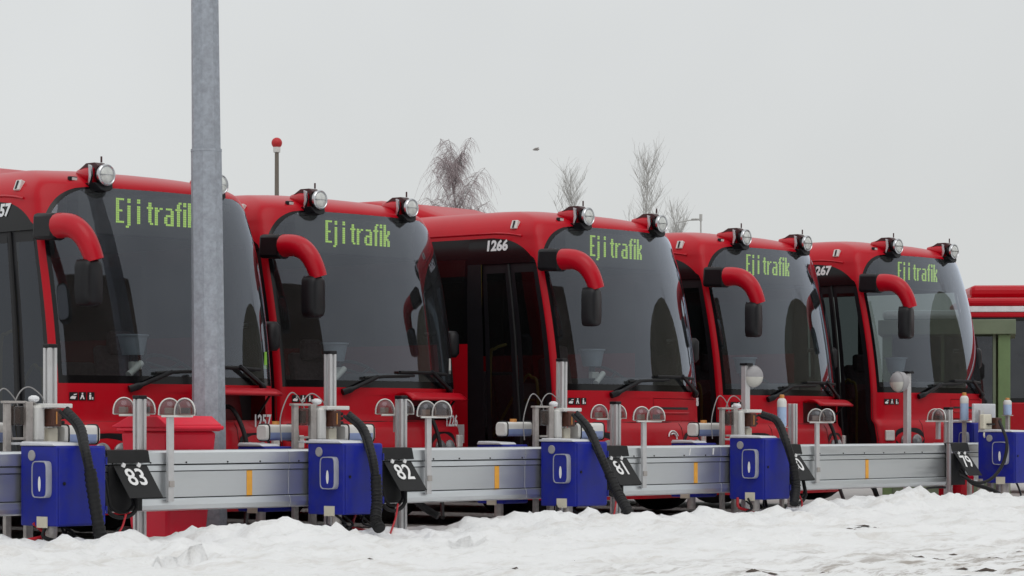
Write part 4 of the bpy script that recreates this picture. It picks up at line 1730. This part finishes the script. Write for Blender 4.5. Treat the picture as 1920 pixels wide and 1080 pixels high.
# --- fluid cans and bottles
def can(px0, px1, py0, py1, Y, label, m=WHITE):
    a, b = atY(px0, (py0 + py1) / 2, Y), atY(px1, (py0 + py1) / 2, Y)
    r = (atY(px0, py0, Y).z - atY(px0, py1, Y).z) / 2
    L = (b - a).length
    o = empty('fluid_can', (a.x, Y, a.z), 0, label, 'can', 'white fluid cans lying on the rail')
    n = 20
    body = MB()
    sec = []
    for i in range(n):
        t = 2 * PI * i / n
        c_, s_ = math.cos(t), math.sin(t)
        sec.append((r * math.copysign(abs(c_) ** .4, c_), r * math.copysign(abs(s_) ** .4, s_)))
    for x, sc in ((0, .82), (.02, .97), (.04, 1), (L - .04, 1), (L - .02, .97), (L, .82)):
        body.v += [(x, u * sc, v * sc) for u, v in sec]
    for k in range(5):
        for j in range(n):
            body.f.append((k * n + j, k * n + (j + 1) % n, (k + 1) * n + (j + 1) % n, (k + 1) * n + j))
    body.f.append(tuple(range(n)))
    body.f.append(tuple(5 * n + j for j in range(n)))
    body.build('can_body', m, o, 40)
    fl = MB()
    lo = [(u * 1.006, v * 1.006) for u, v in sec if v < .15 * r]
    lo.sort(key=lambda t: math.atan2(t[1], t[0]))
    fl.prism(lo, lambda u, v, x: (x, u, v), .045, L - .045)
    fl.build('fluid', CANB, o, 40)
    MB().cyl((L * .42, -.01, r * .9), (L * .42, -.01, r + .03), .035, n=12).build('cap', ORANGE, o, 40)
    for x in (.012, L - .05):
        MB().tube([(x + .02, u * 1.04, v * 1.04) for u, v in sec] + [(x + .02, sec[0][0] * 1.04, sec[0][1] * 1.04)], .007, 5).build('strap', BLACK, o)
    return o


can(490, 550, 796, 826, 17.0, 'white fluid can lying on the rear cabinet left of sign 82 bracket')
can(938, 992, 791, 818, 17.0, 'white fluid can lying in front of the bus door numbered 1266')
can(1297, 1346, 793, 818, 17.0, 'white fluid can lying left of the round floodlight')
can(112, 178, 797, 832, 16.72, 'white fluid can lying behind the hose beside the red bin')
can(638, 694, 796, 828, 16.72, 'white fluid can lying behind the hose before the second bus')
can(1074, 1124, 793, 824, 16.72, 'white fluid can lying behind the hose before the third bus')
can(-40, 8, 792, 830, 17.0, 'white fluid can cut off by the left edge of the photo')


def bottle(px, py0, py1, Y, r, label):
    t, b = atY(px, py0, Y), atY(px, py1, Y)
    h = t.z - b.z
    o = empty('washer_bottle', (b.x, Y, b.z), 0, label, 'bottle', 'upright fluid bottles')
    MB().lathe([(r * .9, 0), (r, .015), (r, h * .62)], (0, 0, 0), n=18).build('fluid', CANB if False else mat('bottle_blue', (.42, .56, .78), .4), o, 40)
    MB().lathe([(r, h * .62), (r, h * .80), (r * .8, h * .87), (r * .5, h * .9)], (0, 0, .001), n=18).build('shoulder', WHITE, o, 40)
    MB().lathe([(r * .5, h * .9), (r * .52, h), (r * .3, h + .005)], (0, 0, .002), n=14).build('cap', ORANGE, o, 40)
    # shelf that carries it, clamped to the fitting below
    MB().bb((-r, -r, -.012), (r, r, -.001)).build('shelf', ALUB, o)
    MB().bb((-.02, -.02, -b.z - .02), (.02, .02, -.013)).build('stand', ALUB, o)
    return o


bottle(1466, 741, 800, 16.62, .052, 'upright blue and white bottle with orange cap beside the round floodlight')
bottle(1808, 737, 788, 16.9, .052, 'upright blue and white bottle above the black 79 sign')
bottle(1889, 747, 778, 16.9, .052, 'upright bottle with orange cap at the right edge above the cabinet')


# --- round floodlights
def flood(px, py, rpx, Y, face, ppx, label, top, bottomY=.0):
    c = atY(px, py, Y)
    r = rpx * (c.x * math.cos(PHI) + c.y * math.sin(PHI)) / FPX
    pc = atY(ppx, py, Y + .05)
    o = empty('round_floodlight', (pc.x, pc.y, 0), 0, label, 'floodlight', 'round floodlights on posts')
    m = MB()
    z1 = atY(ppx, top, Y).z
    w = .042
    m.prism([(-w, -.03), (w, -.03), (w, .03), (-w, .03)], lambda u, v, d: (u, v, d), 0.05, z1)
    m.build('shaft', ALUP, o, bevel=.004)
    MB().bb((-w - .01, -.06, z1), (w + .01, .04, z1 + .025)).build('cap', BLACK, o)
    lc = c - o.location
    f = Vector(face).normalized()
    h = MB()
    h.lathe([(r * .7, -.10), (r * .92, -.07), (r, -.02), (r, .0)], lc, f, 26)
    hd = h.build('housing', LAMPG, o, 50)
    MB().tube([lc + f * -.05, Vector((0, 0, lc.z))], .03, 8).build('bracket', BLACK, hd)
    # domed lens: grey upper half, cream lower half
    a = f.cross(Vector((0, 0, 1))).normalized()
    b = a.cross(f)
    for half, mm in ((0, LAMPG), (1, LAMPW)):
        g = MB()
        n = 14
        rings = [(.99, .002), (.93, .03), (.7, .06), (.35, .075), (.02, .08)]
        for rr, hh in rings:
            for j in range(n + 1):
                t = PI * j / n + (PI if half else 0)
                g.v.append(tuple(lc + f * hh + a * (r * rr * math.cos(t)) + b * (r * rr * math.sin(t))))
        for i in range(len(rings) - 1):
            for j in range(n):
                g.f.append((i * (n + 1) + j, i * (n + 1) + j + 1, (i + 1) * (n + 1) + j + 1, (i + 1) * (n + 1) + j))
        g.build('dome' if not half else 'diffuser', mm, hd, 60)
    MB().tube([lc + f * .002 + (a * math.cos(t) + b * math.sin(t)) * r for t in [i * 2 * PI / 26 for i in range(27)]], .007, 6).build('bezel', mat('bezel_grey', (.3, .29, .3), .5), hd, 60)
    return o


flood(1412, 706, 20, 16.66, (-.45, -.85, -.06), 1398, 'round floodlight facing the camera on a post before the fourth bus', 685)
flood(1684, 716, 19, 16.80, (-.9, .38, -.05), 1701, 'round floodlight turned away to the left on a post before bus 1267', 700)

# right-edge fittings: socket box, lattice uprights
c = atY(1840, 790, 16.6)
o = empty('socket_stand', (c.x, 16.6, 0), 0, 'grey pipe stand with cream socket box right of the black 79 sign', 'stand')
MB().cyl((0, 0, 0), (0, 0, 1.25), .035, n=12).build('pipe', ALUP, o, 50)
MB().bb((-.11, -.10, 1.02), (.08, -.036, 1.20)).build('socket_box', CREAM, o, bevel=.012)
MB().bb((-.05, -.13, 1.07), (.10, -.101, 1.09)).build('key_lever', BLACK, o)
MB().tube(spline([(-.05, -.08, 1.02), (-.09, -.09, .94), (-.02, -.09, .90), (.05, -.08, .95), (.04, -.07, 1.02)], 5), .012, 6).build('cord', CREAM, o, 60)
MB().bb((.15, -.03, 0.1), (.20, .01, 1.2)).build('upright', ALUB, o)
MB().bb((.22, -.08, 1.0), (.36, .0, 1.16)).build('connector', BROWN, o, bevel=.01)
MB().bb((-.06, .06, 1.10), (.45, .10, 1.33)).build('back_plate', LIDM, o, bevel=.01)
for k, px in enumerate((1818, 1838, 1858, 1872)):
    c = atY(px, 930, 16.5)
    p_ = MB().bb((c.x - .03, 16.48, 0), (c.x + .03, 16.52, .42)).build('support_leg', ALUB, None, bevel=.003)
    tag(p_, 'short grey support leg under the right end cabinet, %s from the left' % ordinal(k), 'leg', 'support legs at the right end')
c = atY(1800, 930, 16.7)
p_ = MB().prism([(0, .0), (.02, .46), (.30, .46), (.28, .0)], lambda u, v, d: (c.x + u - .1, d, v), 16.62, 16.95).build('red_box', RED2, None, bevel=.015)
tag(p_, 'red plastic box standing in the snow under the black 79 sign', 'box')

# --- red wheelie bin between rail and first bus
bc = atY(316, 900, 16.98)
bn = empty('wheelie_bin', (bc.x, bc.y, 0), R(-4), 'red wheelie bin behind the rail in front of bus 1257', 'bin')
w0, w1, d0, d1, zt = .21, .27, .25, .32, 1.04
def frustum(mb, a, b, z0, z1):
    (wa, da), (wb, db) = a, b
    mb.add([(-wa, -da, z0), (wa, -da, z0), (wa, da, z0), (-wa, da, z0), (-wb, -db, z1), (wb, -db, z1), (wb, db, z1), (-wb, db, z1)],
           [(3, 2, 1, 0), (4, 5, 6, 7), (0, 1, 5, 4), (1, 2, 6, 5), (2, 3, 7, 6), (3, 0, 4, 7)])
    return mb
frustum(MB(), (w0, d0), (w1, d1), .08, zt - .03).build('bin_body', BINRED, bn, bevel=.03)
frustum(MB(), (w1 + .025, d1 + .025), (w1 + .025, d1 + .025), zt - .03, zt).build('bin_rim', BINRED, bn, bevel=.012)
ld = MB()
ld.prism([(-.345, zt + .002), (-.345, zt + .028), (-.22, zt + .10), (.16, zt + .105), (.36, zt + .03), (.40, zt + .02), (.40, zt + .002)], lambda u, v, x: (x, u, v), -w1 - .03, w1 + .03)
ld.build('lid', BINRED, bn, bevel=.015)
MB().tube([(-.2, .42, zt + .01), (.2, .42, zt + .01)], .016, 8).build('handle', BINRED, bn, 60)
MB().tube([(-w1 - .02, -d1 - .05, zt + .0), (w1 + .02, -d1 - .05, zt + .0)], .018, 8).build('front_grip', BINRED, bn, 60)
for sx in (-1, 1):
    MB().lathe([(.05, -.03), (.1, -.03), (.1, .03), (.05, .03)], (sx * .25, .28, .10), (1, 0, 0), 18).build('wheel', RUBBER, bn, 40)

# --- octagonal steel pole
pc = atY(394, 800, 17.15)
pole = empty('steel_pole', (pc.x, pc.y, 0), 0, 'tall octagonal galvanised steel pole in front of bus 1257', 'pole')
LEANX = -.0098
def octa(mb, z0, z1, r0, r1, rot=R(12)):
    vs = []
    for z, r in ((z0, r0), (z1, r1)):
        for j in range(8):
            a = 2 * PI * (j + .5) / 8 + rot
            dx = LEANX * z
            vs.append((r * math.cos(a) + dx * math.sin(PHI), r * math.sin(a) - dx * math.cos(PHI), z))
    mb.add(vs, [(j, (j + 1) % 8, 8 + (j + 1) % 8, 8 + j) for j in range(8)] + [tuple(range(7, -1, -1)), tuple(range(8, 16))])
    return mb
octa(MB(), -.1, 3.48, .155, .137).build('lower_shaft', GALV, pole)
octa(MB(), 3.465, 9.5, .129, .098).build('upper_shaft', GALV, pole)
octa(MB(), 3.46, 3.485, .140, .139).build('joint_collar', GALV, pole)

# ------------------------------------------------------------------ things beyond the row
# red ball on a mast
bp_ = atD(519, 268, 62)
bm_ = empty('ball_mast', (bp_.x, bp_.y, 0), 0, 'thin grey mast topped with a red ball behind the second bus', 'mast')
MB().tube([(0, 0, -.05), (0, 0, bp_.z - .20)], [.075, .048], 10).build('shaft', mat('mast_brown', (.17, .15, .125), .6, .2), bm_, 60)
MB().lathe([(.08, -.22), (.085, -.20), (.085, -.10), (.07, -.09)], (0, 0, bp_.z), n=14).build('collar', WHITE, bm_, 40)
MB().lathe([(.126 * math.sin(PI * i / 14), -.126 * math.cos(PI * i / 14)) for i in range(1, 14)], (0, 0, bp_.z), n=20).build('ball', mat('ball_red', (.5, .015, .02), .5), bm_, 60)

# street lamp far behind
lp = atD(1314, 412, 120)
so = empty('street_lamp', (lp.x, lp.y, 0), 0, 'far street lamp with a long arm between third and fourth bus', 'street lamp')
MB().tube([(0, 0, -.05), (0, 0, lp.z - .02)], [.07, .035], 8).build('shaft', TWIG2, so, 60)
e = atD(1272, 417, 120) - lp
MB().tube([(0, 0, lp.z), (e.x * .5, e.y * .5, lp.z - .02), (e.x, e.y, lp.z + e.z)], [.03, .03, .03], 6).build('arm', TWIG2, so, 60)
MB().box((e.x * .25, e.y * .25, lp.z + .02), (.28, .28, .07)).build('lamp_head', TWIG2, so, bevel=.03)
MB().cyl((0, 0, lp.z - .05), (0, 0, lp.z + .25), .07, n=8).build('lamp_top', TWIG2, so)

# gliding bird
bd = atD(1005, 280, 95)
b = MB()
rv = Vector((math.sin(PHI), -math.cos(PHI), 0))
b.tube([bd - rv * .12 + Vector((0, 0, -.02)), bd - rv * .05, bd + rv * .06, bd + rv * .12 + Vector((0, 0, .01))], [.012, .045, .05, .015], 8)
bo = b.build('bird', FEATH, None, 60)
tag(bo, 'small grey bird gliding in the overcast sky', 'bird')
for s, hh in ((1, .10), (-1, .02)):
    wv = Vector((math.cos(PHI), math.sin(PHI), 0)) * s
    w_ = MB()
    p0, p1, p2, p3 = bd + rv * .05, bd + wv * .14 + rv * .06 + Vector((0, 0, hh * .6)), bd + wv * .32 + rv * .10 + Vector((0, 0, hh)), bd - rv * .05
    p4 = bd + wv * .15 - rv * .03 + Vector((0, 0, hh * .6))
    up = Vector((0, 0, .012))
    w_.add([p0, p1, p2, p4, p3] + [p + up for p in (p0, p1, p2, p4, p3)], [(0, 1, 2, 3, 4), (9, 8, 7, 6, 5)] + [(i, (i + 1) % 5, 5 + (i + 1) % 5, 5 + i) for i in range(5)])
    w_.build('wing', FEATH, bo)


# --- bare trees
def tree(px, top_py, D, spread_px, label, kind, seed, barkm, twigm):
    rnd = random.Random(seed)
    t = atD(px, top_py, D)
    H = t.z
    o = empty('bare_tree' if kind != 'birch' else 'birch_tree', (t.x, t.y, 0), rnd.uniform(0, 6), label, 'tree', 'bare trees behind the buses')
    sp = spread_px * D / FPX / 2
    tr, tw = MB(), MB()
    pts = [Vector((rnd.uniform(-.02, .02) * H * (i / 8) ** .5 * (i > 0), rnd.uniform(-.02, .02) * H * (i > 0), H * .97 * i / 8)) for i in range(9)]
    tr.tube(pts, [lerp(H * .010, H * .0012, (i / 8) ** .8) for i in range(9)], 7)

    def at(h):
        f = h / (H * .97) * 8
        i = min(7, int(f))
        return pts[i].lerp(pts[i + 1], f - i)
    thin = D / FPX
    nb = 62 if kind == 'birch' else 34
    for b_ in range(nb):
        f = rnd.uniform(.28, .96)
        h = H * f
        p = at(h)
        az = rnd.uniform(0, 2 * PI)
        ln = sp * (1.25 if kind == 'birch' else 1.15) * math.sqrt(max(.02, 1 - ((f - .45) / .56) ** 2)) * rnd.uniform(.55, 1.1)
        d = Vector((math.cos(az), math.sin(az), 1.7 if kind == 'birch' else 1.5)).normalized()
        L = ln * (1.35 if kind == 'birch' else 1.6)
        q = [p]
        for s in range(5):
            bend = Vector((0, 0, -.15 * s if kind == 'birch' else .16))
            d = (d + bend * .35 + Vector((rnd.uniform(-.18, .18), rnd.uniform(-.18, .18), rnd.uniform(-.1, .1)))).normalized()
            q.append(q[-1] + d * L / 5)
        tr.tube(q, [max(thin * .38, H * .0026 * (1 - f * .5) * (1 - s / 5.6)) for s in range(6)], 4)
        for s in range(1, 6):
            for _ in range(11 if kind == 'birch' else 4):
                p2 = q[s - 1].lerp(q[s], rnd.random())
                a2 = rnd.uniform(0, 2 * PI)
                if kind == 'birch':
                    d2 = Vector((math.cos(a2) * .6, math.sin(a2) * .6, .15))
                    L2 = rnd.uniform(.05, .15) * H * (.5 if f > .85 else 1)
                    n2 = 6
                else:
                    d2 = Vector((math.cos(a2), math.sin(a2), 1.5)).normalized()
                    L2 = rnd.uniform(.03, .09) * H
                    n2 = 3
                qq = [p2]
                for z_ in range(n2):
                    if kind == 'birch':
                        d2 = (d2 + Vector((rnd.uniform(-.12, .12), rnd.uniform(-.12, .12), -.30))).normalized()
                    else:
                        d2 = (d2 + Vector((rnd.uniform(-.3, .3), rnd.uniform(-.3, .3), .05))).normalized()
                    qq.append(qq[-1] + d2 * L2 / n2)
                tw.tube(qq, [thin * lerp(.30, .15, z_ / n2) for z_ in range(n2 + 1)], 3, False)
                if kind == 'birch' and rnd.random() < .75:
                    p3 = qq[2]
                    d3 = Vector((rnd.uniform(-.6, .6), rnd.uniform(-.6, .6), -.4))
                    q3 = [p3]
                    for z_ in range(3):
                        d3 = (d3 + Vector((0, 0, -.4))).normalized()
                        q3.append(q3[-1] + d3 * L2 * .22)
                    tw.tube(q3, thin * .19, 3, False)
    tr.build('trunk', barkm, o, 60, recalc=False)
    tw.build('crown', twigm, o, recalc=False)
    return o


tree(862, 283, 130, 160, 'weeping birch with purple brown twigs behind the second bus', 'birch', 5, BARK, TWIG)
tree(1064, 330, 150, 95, 'pale bare tree left of the spotlights of bus 1266', 'bare', 8, TWIG2, TWIG2)
tree(1208, 300, 140, 120, 'bare upright tree above the roof of bus 1266', 'bare', 13, TWIG2, TWIG2)
tree(1262, 362, 150, 60, 'small bare tree beside the far street lamp', 'bare', 21, TWIG2, TWIG2)

# --- green kiosk with snow on its roof, right edge
kd = 39.5
k1 = atD(1897, 800, kd)
kdir = Vector((.50, -.866, 0))           # along its front, towards the right
ko = empty('green_kiosk', (k1.x, k1.y, 0), math.atan2(kdir.y, kdir.x), 'green kiosk with snowy roof behind the right end bus', 'kiosk')
KW, KDp, KH = 1.9, 2.0, 2.64
def KB(name, m, a, b, bev=.01, par=None):
    return MB().bb(a, b).build(name, m, par or ko, bevel=bev)
KB('corner_post', KGREEN2, (-.20, 0, 0), (-.02, .15, KH - .22))
KB('corner_post', KGREEN2, (-KW, 0, 0), (-KW + .14, .15, KH - .22))
KB('corner_post', KGREEN2, (-.16, KDp - .15, 0), (-.02, KDp, KH - .22))
KB('lower_wall', KGREEN, (-KW + .14, .04, 0), (-.20, .10, 1.0))
KB('fascia', KGREEN, (-KW - .06, -.06, KH - .22), (.06, KDp + .06, KH))
for i in range(2):
    a = -KW + .16 + i * .76
    KB('window_pane', GLASS_FAR, (a, .05, 1.02), (a + .70, .08, KH - .25), 0)
    KB('mullion', KGREEN, (a + .705, .04, 1.0), (a + .75, .10, KH - .22), 0)
KB('side_wall', KGREEN, (-.09, .15, 0), (-.04, KDp - .15, KH - .22))
KB('back_wall', KGREEN, (-KW, KDp - .08, 0), (-.16, KDp, KH - .22))
KB('snow_cap', SNOWC, (-KW, .0, KH + .001), (-.62, KDp - .1, KH + .15), .06)

# --- far red bus, side on
fd = 43.0
f0 = atD(1812, 800, fd)
fo = empty('bus', (f0.x, f0.y, .09), math.atan2(-.80, .60), 'distant red bus side-on with a white stripe under its roof', 'bus')
fl = 11.0
def FB(name, m, a, b, bev=.02, par=None):
    return MB().bb(a, b).build(name, m, par or fo, bevel=bev)
FB('body', RED, (0, 0, .35), (fl, 2.5, 1.35))
FB('window_band', FRIT, (0, .012, 1.351), (fl, 2.49, 2.72), 0)
FB('cornice', RED, (-.01, -.006, 2.721), (fl, 2.5, 2.81))
FB('stripe', STRIPE, (-.01, -.014, 2.811), (fl, 2.5, 2.90), .004)
FB('roof', RED, (-.01, -.01, 2.901), (fl, 2.51, 3.04), .05)
FB('roof_unit', RED, (.10, .35, 3.041), (fl - 1, 2.1, 3.26), .08)
for i in range(6):
    FB('side_window', GLASS_FAR, (.15 + i * 1.75, -.004, 1.42), (1.80 + i * 1.75, .008, 2.66), 0)
for x in (2.4, 8.2):
    MB().lathe([(.3, -.15), (.48, -.14), (.5, .1), (.46, .16)], (x, .18, .5), (0, -1, 0), 24).build('wheel', TYRE, fo, 40)

# --- surroundings mirrored in the windscreens: hall to the right, tall block added to darken their left
def hall(name, loc, rz, L, D_, H, label, m, rise):
    o = empty(name, loc, rz, label, 'building')
    mb = MB()
    n = 12
    prof = [(-D_ / 2, 0), (-D_ / 2, H)] + [(D_ / 2 * -math.cos(PI * i / n), H + rise * math.sin(PI * i / n)) for i in range(1, n)] + [(D_ / 2, H), (D_ / 2, 0)]
    mb.prism(prof, lambda u, v, x: (x, u, v), -L / 2, L / 2)
    mb.build('wall', m, o)
    for s in (-1, 1):
        k = int(L // 4)
        for i in range(k):
            x = -L / 2 + (i + .5) * L / k
            MB().bb((x - .9, s * D_ / 2 - .04, 2.4), (x + .9, s * D_ / 2 + .04, 3.8)).build('window', GLASS_FAR, o)
    return o


hall('unseen_hall', (69, -1, 0), R(-22), 20, 15, 7.0, 'brown depot hall with a curved roof to the right of the yard', BRICK2, 6.0)
# trees beside the hall, seen only mirrored in the glass
tree(4435, -420, 51, 620, 'large bare tree beside the brown depot hall, mirrored in the windscreens', 'bare', 33, BARK, TWIG)
tree(4900, -300, 50, 520, 'second bare tree by the brown depot hall, mirrored in the windscreens', 'bare', 35, BARK, TWIG)
hall('unseen_hall', (70, -30, 0), R(40), 60, 14, 5.0, 'long low brown hall across the yard opposite the buses', BRICK, 1.2)
hall('unseen_hall', (18.5, -24.5, 0), R(0), 30, 9, 19.5, 'added unseen brown block that darkens the left of the windscreens by reflection', BRICK, 1.2)  # added out of view, placed and sized for its dark reflection

# ------------------------------------------------------------------ dirt on the snow
rnd = random.Random(4)
cr = MB()
spots = [(1735, 1050, 26), (1752, 1049, 18), (1787, 1041, 8), (1907, 1040, 9), (1915, 1030, 7), (1852, 1048, 20), (1865, 1055, 14), (1545, 1074, 12), (1440, 1078, 26), (1600, 1001, 30), (1650, 1001, 16), (1795, 967, 12),
         (1815, 1070, 16), (1835, 1071, 20), (1858, 1072, 14), (1705, 1043, 7), (420, 1012, 5), (75, 1055, 8), (965, 1078, 8), (1080, 1050, 6), (1855, 1020, 6), (1700, 1005, 6), (700, 1055, 6), (1300, 1060, 7)]
for px, py, s in spots:
    c = atZ(px, py, .06)
    for _ in range(4):
        x, y_ = c.x + rnd.gauss(0, s * .002), c.y + rnd.gauss(0, s * .003)
        z = snow_h(x, y_)
        r = rnd.uniform(.012, .03) * (s / 14) ** .6
        vs = [(x + r * rnd.uniform(.6, 2.0) * math.cos(a), y_ + r * rnd.uniform(.7, 2.4) * math.sin(a), z - .003) for a in [i * PI / 3 for i in range(6)]]
        vs.append((x, y_, z + r * rnd.uniform(.12, .4)))
        cr.add(vs, [(i, (i + 1) % 6, 6) for i in range(6)])
co = cr.build('dirt_crumbs', mat('dirt', (.07, .05, .04), .95, 0, .4, 20))
tag(co, 'dark crumbs of dirt and leaves scattered on the snow', 'dirt', kind='stuff')
